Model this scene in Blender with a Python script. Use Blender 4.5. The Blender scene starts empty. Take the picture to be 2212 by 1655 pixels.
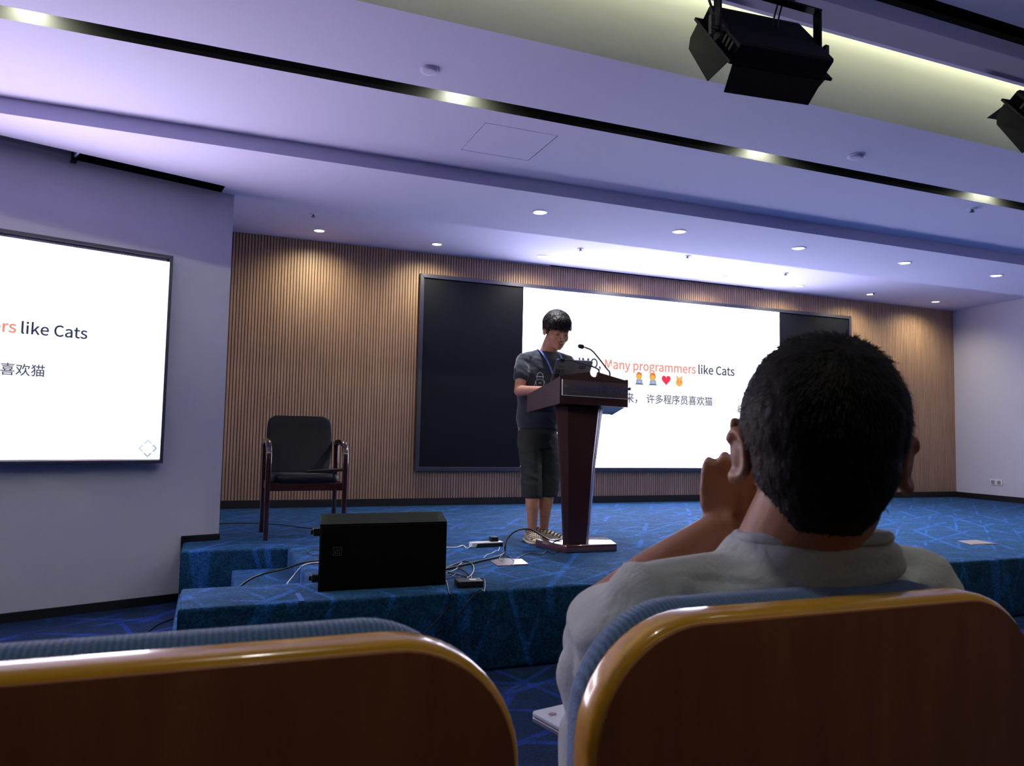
import bpy, bmesh, math, random
import numpy as np
from mathutils import Vector, Matrix, noise
random.seed(7)
PI = math.pi
scn = bpy.context.scene
C = scn.collection

# ------------------------------------------------------------------ camera
CAM = np.array([0.0, 0.0, 1.144])
F, YAW, PIT, ROL = 1635.84, 0.378445664, 0.0676274308, 0.0202509339
def _basis():
    cy, sy, cp, sp, cr, sr = math.cos(YAW), math.sin(YAW), math.cos(PIT), math.sin(PIT), math.cos(ROL), math.sin(ROL)
    fw = np.array([sy*cp, cy*cp, sp]); r = np.array([cy, -sy, 0.0]); u = np.cross(r, fw)
    return cr*r+sr*u, -sr*r+cr*u, fw
RV, UV, FV = _basis()
cam_data = bpy.data.cameras.new('camera')
cam = bpy.data.objects.new('camera', cam_data); C.objects.link(cam)
cam_data.sensor_width = 36.0; cam_data.lens = 36.0*F/2212.0
cam_data.clip_start = 0.02; cam_data.clip_end = 60
M = Matrix.Identity(4)
for i in range(3):
    M[i][0], M[i][1], M[i][2], M[i][3] = RV[i], UV[i], -FV[i], CAM[i]
cam.matrix_world = M
cam_data.dof.use_dof = True; cam_data.dof.focus_distance = 5.5; cam_data.dof.aperture_fstop = 14.0
scn.camera = cam
# measured positions: sight lines of the survey photo cut with real planes of the room
def ray(px, py): return FV + RV*(px-1106.0)/F - UV*(py-827.5)/F
def atZ(px, py, z): d = ray(px, py); return Vector(CAM + d*(z-CAM[2])/d[2])
def atY(px, py, y): d = ray(px, py); return Vector(CAM + d*y/d[1])
def atX(px, py, x): d = ray(px, py); return Vector(CAM + d*x/d[0])

# ------------------------------------------------------------------ world, exposure, lights
w = bpy.data.worlds.new('world'); scn.world = w; w.use_nodes = True
w.node_tree.nodes['Background'].inputs[0].default_value = (0.25, 0.28, 0.45, 1)
w.node_tree.nodes['Background'].inputs[1].default_value = 0.05
scn.view_settings.view_transform = 'Standard'; scn.view_settings.look = 'None'
scn.view_settings.gamma = 1.0; scn.view_settings.use_curve_mapping = False
scn.view_settings.exposure = 0.0
LED_E = (0.91, 0.91, 1.20, 9.5)      # colour, strength of the lit slide
TV_E = (1.0, 0.86, 1.08, 11.0)
def area(name, loc, rot, size, energy, col, spread=PI):
    l = bpy.data.lights.new(name, 'AREA'); l.shape = 'RECTANGLE'; l.size, l.size_y = size
    l.energy = energy; l.color = col; l.spread = spread
    o = bpy.data.objects.new(name, l); o.location = loc; o.rotation_euler = rot; C.objects.link(o); return o
def spot(name, loc, energy, col, angle, blend=0.6, rot=(0, 0, 0), size=0.03):
    l = bpy.data.lights.new(name, 'SPOT'); l.energy = energy; l.color = col; l.spot_size = angle
    l.spot_blend = blend; l.shadow_soft_size = size
    o = bpy.data.objects.new(name, l); o.location = loc; o.rotation_euler = rot; C.objects.link(o); return o
ST = 0.385            # stage height
ZS, ZM, ZR, ZN = 2.785, 2.875, 3.05, 2.993
KM = (ZM-1.144)/1.795   # plan scale of the main ceiling
KN = (ZN-1.144)/1.795   # soffit, main, stage ceiling, near ceiling
# fluorescent strip in the cove behind the fascia
area('cove_light', (4.0, 2.50*KM, ZM+.135), (math.radians(150), 0, 0), (16, 0.05), 240, (0.98, 1.0, 0.60))
# spots in the black ceiling slot (four of the row are in view)
SLOT_X = [KM*q for q in (-2.88, -0.84, 1.20, 3.25, 5.33, 7.4)]
for x in SLOT_X:
    spot('slot_spot_light', (x, 3.765*KM, ZM+0.125), 22, (0.97, 1.0, 0.80), math.radians(160), 0.9, (math.radians(12), 0, 0), 0.02)
ROW1 = [2.195, 3.41, 4.62, 5.85, 7.06]
ROW2 = [0.893+1.1647*i for i in range(8)]
for x in ROW1:
    spot('front_downlight_beam', (x, 5.036, ZS-0.02), 125, (0.95, 0.92, 1.0), math.radians(110), 1.0)
for x in ROW2:
    spot('rear_downlight_beam', (x, 7.31, ZR-0.02), 46, (1.0, 0.92, 0.62), math.radians(150), 1.0, (math.radians(8), 0, 0))
# unseen fill area added behind the camera, then dimmed house downlights above the seats
area('added_hall_fill', (2.5, -2.2, 2.90), (0, 0, 0), (5, 0.6), 9, (1.0, 0.86, 0.68))
for x in (-1.3, 0.2, 1.7):
    spot('house_downlight_beam', (x, 0.35, ZN-0.03), 17, (1.0, 0.96, 0.80), math.radians(75), 1.0, (math.radians(4), 0, 0), .05)
# unseen upward fill areas added in the rear hall to lift the dark beam faces
for x in (-2.0, 2.5, 7.0):
    area('added_up_fill', (x, -1.2, 1.95), (math.radians(142), 0, 0), (1.2, 0.15), 12, (0.82, 0.80, 1.0), math.radians(110))

# ------------------------------------------------------------------ materials
MATS = {}
def mat(name, col, rough=0.6, metal=0.0, bump=0.0, bscale=60, var=0.0, vscale=8, stretch=(1, 1, 1), coat=0.0, spec=0.5, sheen=0.0, trans=0.0, alpha=1.0, sss=0.0):
    if name in MATS: return MATS[name]
    m = bpy.data.materials.new(name); m.use_nodes = True; MATS[name] = m
    nt = m.node_tree; b = nt.nodes['Principled BSDF']
    b.inputs['Base Color'].default_value = (*col, 1); b.inputs['Roughness'].default_value = rough
    b.inputs['Metallic'].default_value = metal; b.inputs['Coat Weight'].default_value = coat
    b.inputs['Specular IOR Level'].default_value = spec; b.inputs['Sheen Weight'].default_value = sheen
    b.inputs['Transmission Weight'].default_value = trans; b.inputs['Alpha'].default_value = alpha
    if sss: b.inputs['Subsurface Weight'].default_value = sss; b.inputs['Subsurface Radius'].default_value = (0.01, 0.004, 0.002); 
    tc = nt.nodes.new('ShaderNodeTexCoord'); mp = nt.nodes.new('ShaderNodeMapping'); mp.inputs['Scale'].default_value = stretch
    nt.links.new(tc.outputs['Object'], mp.inputs['Vector'])
    if var:
        n = nt.nodes.new('ShaderNodeTexNoise'); n.inputs['Scale'].default_value = vscale; n.inputs['Detail'].default_value = 5
        nt.links.new(mp.outputs[0], n.inputs['Vector'])
        mx = nt.nodes.new('ShaderNodeMix'); mx.data_type = 'RGBA'
        mx.inputs['A'].default_value = (*[c*(1-var) for c in col], 1); mx.inputs['B'].default_value = (*[min(1, c*(1+var)) for c in col], 1)
        r = nt.nodes.new('ShaderNodeMapRange'); r.inputs['From Min'].default_value = 0.3; r.inputs['From Max'].default_value = 0.7
        nt.links.new(n.outputs['Fac'], r.inputs['Value']); nt.links.new(r.outputs[0], mx.inputs['Factor'])
        nt.links.new(mx.outputs['Result'], b.inputs['Base Color'])
    if bump:
        n = nt.nodes.new('ShaderNodeTexNoise'); n.inputs['Scale'].default_value = bscale; n.inputs['Detail'].default_value = 3
        nt.links.new(mp.outputs[0], n.inputs['Vector'])
        bp = nt.nodes.new('ShaderNodeBump'); bp.inputs['Strength'].default_value = bump; bp.inputs['Distance'].default_value = 0.003
        nt.links.new(n.outputs['Fac'], bp.inputs['Height']); nt.links.new(bp.outputs[0], b.inputs['Normal'])
    return m
def emit(name, col, s=1.0):
    if name in MATS: return MATS[name]
    m = bpy.data.materials.new(name); m.use_nodes = True; MATS[name] = m
    b = m.node_tree.nodes['Principled BSDF']; b.inputs['Base Color'].default_value = (0.01, 0.01, 0.01, 1)
    b.inputs['Emission Color'].default_value = (*col, 1); b.inputs['Emission Strength'].default_value = s
    b.inputs['Roughness'].default_value = 0.5
    return m
def carpet(name, base, line, lscale):
    m = bpy.data.materials.new(name); m.use_nodes = True; nt = m.node_tree; L = nt.links; b = nt.nodes['Principled BSDF']
    b.inputs['Roughness'].default_value = 0.95; b.inputs['Specular IOR Level'].default_value = 0.1; b.inputs['Sheen Weight'].default_value = 0.08
    b.inputs['Sheen Tint'].default_value = (0.3, 0.5, 1.0, 1)
    g = nt.nodes.new('ShaderNodeNewGeometry')
    fac = None
    for k, ang in enumerate((0.35, 1.15, 1.95, 2.75, 0.8)):
        mp = nt.nodes.new('ShaderNodeMapping'); mp.inputs['Rotation'].default_value = (0.35*(k-2), 0.25*(2-k), ang); mp.inputs['Location'].default_value = (k*1.37, k*.71, 0)
        L.new(g.outputs['Position'], mp.inputs['Vector'])
        wv = nt.nodes.new('ShaderNodeTexWave'); wv.inputs['Scale'].default_value = lscale*(.26+.05*k); wv.inputs['Distortion'].default_value = 0.8; wv.inputs['Detail'].default_value = 1; wv.inputs['Detail Scale'].default_value = .6
        L.new(mp.outputs[0], wv.inputs['Vector'])
        r = nt.nodes.new('ShaderNodeMapRange'); r.inputs['From Min'].default_value = 0.972; r.inputs['From Max'].default_value = 0.992
        L.new(wv.outputs['Fac'], r.inputs['Value'])
        nn = nt.nodes.new('ShaderNodeTexNoise'); nn.inputs['Scale'].default_value = 2.4; nn.inputs['Detail'].default_value = 1; L.new(mp.outputs[0], nn.inputs['Vector'])
        q = nt.nodes.new('ShaderNodeMapRange'); q.inputs['From Min'].default_value = 0.46; q.inputs['From Max'].default_value = 0.54
        L.new(nn.outputs['Fac'], q.inputs['Value'])
        mm = nt.nodes.new('ShaderNodeMath'); mm.operation = 'MULTIPLY'; L.new(r.outputs[0], mm.inputs[0]); L.new(q.outputs[0], mm.inputs[1])
        if fac is None: fac = mm.outputs[0]
        else:
            m2 = nt.nodes.new('ShaderNodeMath'); m2.operation = 'MAXIMUM'; L.new(fac, m2.inputs[0]); L.new(mm.outputs[0], m2.inputs[1]); fac = m2.outputs[0]
    n = nt.nodes.new('ShaderNodeTexNoise'); n.inputs['Scale'].default_value = 90; n.inputs['Detail'].default_value = 4
    L.new(g.outputs['Position'], n.inputs['Vector'])
    n2 = nt.nodes.new('ShaderNodeTexNoise'); n2.inputs['Scale'].default_value = 9; n2.inputs['Detail'].default_value = 4; n2.inputs['Distortion'].default_value = 1.2
    L.new(g.outputs['Position'], n2.inputs['Vector'])
    mx = nt.nodes.new('ShaderNodeMix'); mx.data_type = 'RGBA'; mx.inputs['A'].default_value = (*base, 1); mx.inputs['B'].default_value = (*line, 1)
    L.new(fac, mx.inputs['Factor'])
    r1 = nt.nodes.new('ShaderNodeMapRange'); r1.inputs['From Min'].default_value = .3; r1.inputs['From Max'].default_value = .7; r1.inputs['To Min'].default_value = .45; r1.inputs['To Max'].default_value = 1.5
    L.new(n.outputs['Fac'], r1.inputs['Value'])
    r2 = nt.nodes.new('ShaderNodeMapRange'); r2.inputs['From Min'].default_value = .3; r2.inputs['From Max'].default_value = .7; r2.inputs['To Min'].default_value = .7; r2.inputs['To Max'].default_value = 1.3
    L.new(n2.outputs['Fac'], r2.inputs['Value'])
    mu = nt.nodes.new('ShaderNodeMath'); mu.operation = 'MULTIPLY'; L.new(r1.outputs[0], mu.inputs[0]); L.new(r2.outputs[0], mu.inputs[1])
    sc_ = nt.nodes.new('ShaderNodeVectorMath'); sc_.operation = 'SCALE'; L.new(mx.outputs['Result'], sc_.inputs[0]); L.new(mu.outputs[0], sc_.inputs['Scale'])
    L.new(sc_.outputs[0], b.inputs['Base Color'])
    bp = nt.nodes.new('ShaderNodeBump'); bp.inputs['Strength'].default_value = 0.6; bp.inputs['Distance'].default_value = 0.006
    L.new(n.outputs['Fac'], bp.inputs['Height']); L.new(bp.outputs[0], b.inputs['Normal'])
    return m
M_CARPET = carpet('stage_carpet', (0.010, 0.048, 0.118), (0.016, 0.085, 0.29), 3.2)
M_FLOOR = carpet('hall_carpet', (0.006, 0.017, 0.055), (0.008, 0.032, 0.20), 2.6)
M_CEIL = mat('ceiling_paint', (0.67, 0.65, 0.90), 0.85, bump=0.15, bscale=220)
M_WALL = mat('wall_paint', (0.56, 0.55, 0.67), 0.85, bump=0.3, bscale=260)
M_BLACK = mat('black_trim', (0.006, 0.006, 0.008), 0.5)
M_SLOT = mat('slot_lining', (0.05, 0.05, 0.045), 0.6)
M_VOID = mat('black_recess', (0.004, 0.004, 0.005), 0.9)
M_SLAT = mat('oak_slat', (0.40, 0.245, 0.165), 0.5, var=0.12, vscale=6, stretch=(4, 4, .4))
M_SLATBACK = mat('slat_backing', (0.022, 0.013, 0.010), 0.9)
M_LEDOFF = mat('led_panel_off', (0.006, 0.007, 0.013), 0.5, spec=0.15)
M_FRAME = mat('screen_frame_metal', (0.09, 0.09, 0.12), 0.35, metal=0.7)
M_TVFRAME = mat('tv_frame_metal', (0.05, 0.05, 0.085), 0.4, metal=0.3)
M_MAHOG = mat('mahogany_varnish', (0.030, 0.0065, 0.008), 0.35, coat=0.2, var=0.25, vscale=10, stretch=(1, 1, 6))
M_MAHOGB = mat('mahogany_top_varnish', (0.09, 0.03, 0.03), 0.16, coat=1.0, spec=1.0)
M_BLKPL = mat('black_plastic', (0.012, 0.012, 0.014), 0.45)
M_BLKMET = mat('black_coated_metal', (0.006, 0.006, 0.009), 0.6, bump=0.1, spec=0.25)
M_SPK = mat('speaker_paint', (0.005, 0.0055, 0.007), 0.6, bump=0.4, bscale=300, spec=.2)
M_GRILLE = mat('speaker_grille', (0.002, 0.002, 0.003), 0.7, spec=.1)
M_GRILLT = mat('grille_top', (0.035, 0.043, 0.046), 0.6, spec=.2)
M_LEATHER = mat('black_leather', (0.005, 0.0055, 0.011), 0.5, bump=0.3, bscale=180, spec=0.22)
M_CHWOOD = mat('dark_chair_wood', (0.030, 0.008, 0.008), 0.22, coat=0.6)
M_WHITE = mat('white_plastic', (0.75, 0.76, 0.80), 0.35)
M_CABLE = mat('black_cable', (0.010, 0.010, 0.013), 0.4)
M_WCABLE = mat('white_cable', (0.60, 0.62, 0.72), 0.4)
M_ALU = mat('laptop_aluminium', (0.26, 0.26, 0.33), 0.45, metal=0.15)
M_CHROME = mat('polished_steel', (0.7, 0.7, 0.75), 0.2, metal=1.0)
M_SKIN = mat('skin', (0.42, 0.20, 0.13), 0.55, var=0.08, vscale=30, bump=0.08, bscale=300, sss=0.08)
M_SKIN2 = mat('tanned_skin', (0.40, 0.17, 0.085), 0.5, var=0.10, vscale=25, bump=0.12, bscale=350, sss=0.08)
M_HAIR = mat('black_hair', (0.008, 0.006, 0.007), 0.58, var=0.3, vscale=50, stretch=(1, 1, .3), spec=0.14, bump=0.6, bscale=120)
M_STRAND = mat('hair_strand', (.008, .007, .007), .6, spec=.25)
M_TEE = mat('navy_cotton', (0.012, 0.020, 0.032), 0.9, bump=0.4, bscale=90, sheen=0.3)
M_SHORTS = mat('dark_green_cotton', (0.018, 0.022, 0.020), 0.85, bump=0.5, bscale=60)
M_FOAM = mat('beige_foam_rubber', (0.46, 0.38, 0.27), 0.6)
M_FOAMD = mat('shoe_hole_dark', (0.03, 0.025, 0.02), 0.8)
M_SHIRT = mat('light_grey_cotton', (0.50, 0.54, 0.54), 0.9, var=0.06, vscale=30, bump=0.5, bscale=140, sheen=0.2)
M_SEATWOOD = mat('seat_veneer', (0.38, 0.135, 0.045), 0.45, var=0.16, vscale=9, stretch=(4, 1, .5), coat=0.15, bump=0.1, bscale=200)
M_RIM = mat('lacquered_plywood_edge', (0.85, 0.44, 0.035), 0.22, var=0.12, vscale=14, stretch=(1, 8, 8), coat=0.6)
M_CUSH = None
def ribbed():
    m = mat('blue_ribbed_fabric', (0.07, 0.17, 0.36), 0.9, sheen=0.5)
    nt = m.node_tree; b = nt.nodes['Principled BSDF']; L = nt.links
    g = nt.nodes.new('ShaderNodeNewGeometry'); wv = nt.nodes.new('ShaderNodeTexWave'); wv.inputs['Scale'].default_value = 75; wv.inputs['Distortion'].default_value = 0.6
    wv.inputs['Detail'].default_value = 2
    L.new(g.outputs['Position'], wv.inputs['Vector'])
    n = nt.nodes.new('ShaderNodeTexNoise'); n.inputs['Scale'].default_value = 400; L.new(g.outputs['Position'], n.inputs['Vector'])
    mx = nt.nodes.new('ShaderNodeMix'); mx.data_type = 'RGBA'; mx.inputs['A'].default_value = (0.04, 0.13, 0.31, 1); mx.inputs['B'].default_value = (0.09, 0.24, 0.52, 1)
    L.new(wv.outputs['Fac'], mx.inputs['Factor']); L.new(mx.outputs['Result'], b.inputs['Base Color'])
    ad = nt.nodes.new('ShaderNodeMath'); ad.operation = 'ADD'; L.new(wv.outputs['Fac'], ad.inputs[0]); L.new(n.outputs['Fac'], ad.inputs[1])
    bp = nt.nodes.new('ShaderNodeBump'); bp.inputs['Strength'].default_value = 0.6; bp.inputs['Distance'].default_value = 0.002
    L.new(ad.outputs[0], bp.inputs['Height']); L.new(bp.outputs[0], b.inputs['Normal'])
    return m
M_CUSH = ribbed()

# ------------------------------------------------------------------ mesh helpers
def finish(bm, name, m, parent=None, smooth=None, loc=None):
    bmesh.ops.recalc_face_normals(bm, faces=bm.faces)
    if smooth is not None:
        for f in bm.faces: f.smooth = True
        for e in bm.edges:
            if len(e.link_faces) == 2 and e.calc_face_angle(0) > math.radians(smooth): e.smooth = False
    me = bpy.data.meshes.new(name); bm.to_mesh(me); bm.free()
    for x in (m if isinstance(m, (list, tuple)) else [m]): me.materials.append(x)
    o = bpy.data.objects.new(name, me); C.objects.link(o)
    if parent is not None: put(o, parent)
    return o
def put(o, parent):
    o.parent = parent
    o.matrix_parent_inverse = parent_matrix(parent).inverted()
def parent_matrix(p):
    return (parent_matrix(p.parent) @ p.matrix_parent_inverse @ p.matrix_basis) if p.parent else p.matrix_basis.copy()
def tag(o, label, cat=None, group=None, kind=None):
    if label: o['label'] = label
    if cat: o['category'] = cat
    if group: o['group'] = group
    if kind: o['kind'] = kind
    return o
def thing(name, loc, label, cat, group=None):
    o = bpy.data.objects.new(name, None); C.objects.link(o); o.location = loc; o.empty_display_size = 0.1
    return tag(o, label, cat, group)
def box(bm, x0, x1, y0, y1, z0, z1, T=None, bev=0, mi=0):
    ps = [(x, y, z) for x in (x0, x1) for y in (y0, y1) for z in (z0, z1)]
    vs = [bm.verts.new(T @ Vector(p) if T is not None else p) for p in ps]
    fs = [bm.faces.new([vs[i] for i in q]) for q in ((0, 1, 3, 2), (4, 6, 7, 5), (0, 4, 5, 1), (2, 3, 7, 6), (0, 2, 6, 4), (1, 5, 7, 3))]
    for f in fs: f.material_index = mi
    if bev:
        bmesh.ops.recalc_face_normals(bm, faces=fs)
        es = list({e for f in fs for e in f.edges})
        bmesh.ops.bevel(bm, geom=es, offset=bev, segments=3, affect='EDGES', profile=0.6)
    return vs
def prism(bm, poly, d, T=None, mi=0, bev=0, seg=3):
    """poly = list of 3D points (one plane), d = extrusion vector"""
    d = Vector(d)
    a = [Vector(p) for p in poly]; b = [p+d for p in a]
    if T is not None: a = [T @ p for p in a]; b = [T @ p for p in b]
    va = [bm.verts.new(p) for p in a]; vb = [bm.verts.new(p) for p in b]; n = len(va)
    fs = [bm.faces.new(va), bm.faces.new(vb[::-1])]
    caps = list(fs)
    for i in range(n): fs.append(bm.faces.new((va[i], vb[i], vb[(i+1) % n], va[(i+1) % n])))
    for f in fs: f.material_index = mi
    if bev:
        bmesh.ops.recalc_face_normals(bm, faces=fs)
        es = list({e for f in caps for e in f.edges})
        bmesh.ops.bevel(bm, geom=es, offset=bev, segments=seg, affect='EDGES', profile=0.5)
    return fs
def smooth_path(pts, k=6):
    pts = [Vector(p) for p in pts]; out = []
    P = [pts[0]*2-pts[1]]+pts+[pts[-1]*2-pts[-2]]
    for i in range(1, len(P)-2):
        for j in range(k):
            t = j/k; a, b, c, d = P[i-1], P[i], P[i+1], P[i+2]
            out.append(0.5*((2*b)+(c-a)*t+(2*a-5*b+4*c-d)*t*t+(3*b-a-3*c+d)*t**3))
    out.append(pts[-1]); return out
def tube(bm, pts, r, n=8, closed=False, mi=0):
    pts = [Vector(p) for p in pts]; rs = r if isinstance(r, (list, tuple)) else [r]*len(pts)
    rings = []; prev = None
    for i, p in enumerate(pts):
        t = (pts[min(i+1, len(pts)-1)]-pts[max(i-1, 0)])
        if t.length < 1e-9: t = Vector((0, 0, 1))
        t.normalize()
        if prev is None:
            up = Vector((0, 0, 1)) if abs(t.z) < .9 else Vector((1, 0, 0))
            a = t.cross(up).normalized()
        else:
            a = (prev - t*prev.dot(t)).normalized()
        prev = a; b = t.cross(a)
        rings.append([bm.verts.new(p+(a*math.cos(2*PI*k/n)+b*math.sin(2*PI*k/n))*rs[i]) for k in range(n)])
    for i in range(len(rings)-1):
        for k in range(n):
            f = bm.faces.new((rings[i][k], rings[i][(k+1) % n], rings[i+1][(k+1) % n], rings[i+1][k])); f.material_index = mi
    bm.faces.new(rings[0][::-1]).material_index = mi; bm.faces.new(rings[-1]).material_index = mi
def cyl(bm, p1, p2, r1, r2=None, n=16, mi=0):
    tube(bm, [p1, p2], [r1, r1 if r2 is None else r2], n, mi=mi)
def loft(bm, rings):
    """rings = list of lists of points, equal counts; caps closed"""
    vr = [[bm.verts.new(p) for p in r] for r in rings]; n = len(vr[0])
    for a, b in zip(vr, vr[1:]):
        for k in range(n): bm.faces.new((a[k], a[(k+1) % n], b[(k+1) % n], b[k]))
    bm.faces.new(vr[0][::-1]); bm.faces.new(vr[-1])
def ering(c, rx, ry, yaw=0, n=28, tilt=None, pw=2.0):
    out = []
    for k in range(n):
        a = 2*PI*k/n; ca, sa = math.cos(a), math.sin(a)
        x = rx*math.copysign(abs(ca)**(2/pw), ca); y = ry*math.copysign(abs(sa)**(2/pw), sa)
        p = Vector((x*math.cos(yaw)-y*math.sin(yaw), x*math.sin(yaw)+y*math.cos(yaw), 0))
        if tilt is not None: p = tilt @ p
        out.append(Vector(c)+p)
    return out
def ell(bm, c, r, T=None, u=20, v=14, rot=None):
    m = Matrix.Translation(Vector(c)) @ (rot.to_4x4() if rot is not None else Matrix.Identity(4)) @ Matrix.Diagonal((*r, 1))
    if T is not None: m = T @ m
    bmesh.ops.create_uvsphere(bm, u_segments=u, v_segments=v, radius=1, matrix=m)
def cap(bm, p1, p2, r1, r2, T=None, n=16):
    p1, p2 = Vector(p1), Vector(p2)
    if T is not None: p1, p2 = T @ p1, T @ p2
    d = (p2-p1); L = d.length; d.normalize(); pts = []; rs = []
    for a in (-80, -55, -28, 0): pts.append(p1+d*r1*math.sin(math.radians(a))); rs.append(r1*math.cos(math.radians(a)))
    for t in (.25, .5, .75): pts.append(p1+d*L*t); rs.append(r1+(r2-r1)*t)
    for a in (0, 28, 55, 80): pts.append(p2+d*r2*math.sin(math.radians(a))); rs.append(r2*math.cos(math.radians(a)))
    tube(bm, pts, rs, n)
def organic(bm, name, m, voxel, it=4, fac=0.5, parent=None, disp=None, keep=None, cut=None):
    """fuse overlapping volumes into one continuous skin"""
    bmesh.ops.recalc_face_normals(bm, faces=bm.faces)
    me = bpy.data.meshes.new('tmp'); bm.to_mesh(me); bm.free()
    o = bpy.data.objects.new('tmp', me); C.objects.link(o)
    r = o.modifiers.new('r', 'REMESH'); r.mode = 'VOXEL'; r.voxel_size = voxel; r.use_smooth_shade = True
    s = o.modifiers.new('s', 'SMOOTH'); s.iterations = it; s.factor = fac
    dg = bpy.context.evaluated_depsgraph_get(); dg.update()
    me2 = bpy.data.meshes.new_from_object(o.evaluated_get(dg)); me2.name = name
    bpy.data.objects.remove(o); bpy.data.meshes.remove(me)
    b2 = bmesh.new(); b2.from_mesh(me2)
    if disp:
        b2.normal_update()
        for v in b2.verts: v.co += v.normal*disp(v.co, v.normal)
    if cut:
        bmesh.ops.delete(b2, geom=[v for v in b2.verts if cut(v.co)], context='VERTS')
    for f in b2.faces: f.smooth = True
    b2.to_mesh(me2); b2.free(); me2.materials.clear(); me2.materials.append(m)
    o2 = bpy.data.objects.new(name, me2); C.objects.link(o2)
    if parent is not None: put(o2, parent)
    return o2
def copy_tree(o, dx, parent=None, root=True):
    c = o.copy(); C.objects.link(c)
    if root: c.location = o.location + Vector(dx)
    else:
        c.parent = parent; c.matrix_parent_inverse = o.matrix_parent_inverse
    for ch in list(o.children): copy_tree(ch, dx, c, False)
    return c
def plate(bm, z, outer, holes=(), mi=0, up=None, upmi=1):
    es = []
    for loop in [outer]+list(holes):
        vs = [bm.verts.new((p[0], p[1], z)) for p in loop]
        es += [bm.edges.new((vs[i], vs[(i+1) % len(vs)])) for i in range(len(vs))]
    r = bmesh.ops.triangle_fill(bm, edges=es, use_beauty=True)
    for g in r['geom']:
        if isinstance(g, bmesh.types.BMFace): g.material_index = mi
    if up:
        mis = upmi if isinstance(upmi, list) else [upmi]*len(holes)
        for loop, upmi in zip(holes, mis):
            n = len(loop)
            a = [bm.verts.new((p[0], p[1], z)) for p in loop]; b = [bm.verts.new((p[0], p[1], z+up)) for p in loop]
            for i in range(n): bm.faces.new((a[i], a[(i+1) % n], b[(i+1) % n], b[i])).material_index = upmi
            bm.faces.new(b).material_index = upmi
def quad(bm, pts, mi=0): f = bm.faces.new([bm.verts.new(p) for p in pts]); f.material_index = mi; return f
try: FONT = bpy.data.fonts.load(bpy.utils.system_resource('DATAFILES', path='fonts')+'/Noto Sans CJK Regular.woff2')
except Exception: FONT = None
def text(s, h=None, width=None, z_font=1.0):
    """returns a flat text mesh (bmesh-ready mesh) scaled to the given width, origin at its lower left"""
    cu = bpy.data.curves.new('t', 'FONT'); cu.body = s; cu.size = 1.0; cu.resolution_u = 3; cu.offset = (.0035 if ord(s[0]) < 256 else .0015)
    if FONT: cu.font = FONT
    o = bpy.data.objects.new('t', cu); C.objects.link(o)
    dg = bpy.context.evaluated_depsgraph_get(); dg.update()
    me = bpy.data.meshes.new_from_object(o.evaluated_get(dg))
    bpy.data.objects.remove(o); bpy.data.curves.remove(cu)
    xs = [v.co.x for v in me.vertices]; ys = [v.co.y for v in me.vertices]
    if not xs: return me
    x0, x1, y0, y1 = min(xs), max(xs), min(ys), max(ys)
    sx = (width/(x1-x0)) if width else None
    sy = (h/(y1-y0)) if h else sx
    if sx is None: sx = sy
    for v in me.vertices: v.co.x = (v.co.x-x0)*sx; v.co.y = (v.co.y*1.0 - (0 if not h else y0))*sy
    return me
def place_text(me, name, m, origin, xdir, ydir, parent):
    n = Vector(xdir).cross(Vector(ydir))
    M4 = Matrix([[xdir[i], ydir[i], n[i], origin[i]] for i in range(3)]+[[0, 0, 0, 1]])
    me.transform(M4); me.name = name; me.materials.clear(); me.materials.append(m)
    o = bpy.data.objects.new(name, me); C.objects.link(o); put(o, parent); return o

# ------------------------------------------------------------------ SETTING: walls, floor, stage, ceiling
YB = 7.73
P3 = Vector((0.092, 5.601, 0)); WT = Vector((0.946, 0.325, 0)).normalized(); WN = Vector((-WT.y, WT.x, 0))  # left screen wall: along, away
def onwall(px, py, off=0.0):   # point on the plane parallel to the left wall, off metres towards the hall
    d = Vector(ray(px, py)); c = Vector(CAM); q = P3-WN*off
    return c+d*((q-c).dot(WN)/d.dot(WN))
def wp(s, z, off=0.0): p = P3+WT*s-WN*off; return Vector((p.x, p.y, z))
XR = lambda y: 9.9-(YB-y)*0.10
bm = bmesh.new(); plate(bm, 0, [(-4.5, -4.5), (11, -4.5), (11, 8.2), (-4.5, 8.2)])
fl = finish(bm, 'floor', M_FLOOR); tag(fl, None, None, None, 'structure')
# back wall
bm = bmesh.new(); box(bm, -1.2, 10.2, YB, YB+0.15, 0, ZR+0.1)
wb = finish(bm, 'wall_back', M_SLATBACK); tag(wb, None, kind='structure')
bm = bmesh.new()
x = -0.30; 
SC = (2.035, 7.885, 0.785, 2.775)
while x < 9.9:
    zs = [(0.46, ZR)]
    if SC[0]+.05 < x < SC[1]-.05: zs = [(0.46, SC[2]), (SC[3], ZR)]
    for z0, z1 in zs:
        a, b = x, x+0.0235; y0 = YB-0.009
        vs = [bm.verts.new(p) for p in ((a, YB, z0), (a+.001, y0, z0), (b-.001, y0, z0), (b, YB, z0), (a, YB, z1), (a+.001, y0, z1), (b-.001, y0, z1), (b, YB, z1))]
        for q in ((0, 1, 5, 4), (1, 2, 6, 5), (2, 3, 7, 6)): bm.faces.new([vs[i] for i in q])
    x += 0.029
sl = finish(bm, 'wood_slats', M_SLAT, wb); tag(sl, None, kind='stuff')
bm = bmesh.new(); box(bm, -0.4, 9.9, YB-0.02, YB, ST-0.01, 0.462)
tag(finish(bm, 'baseboard_back', M_BLACK), None, kind='structure')
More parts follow.
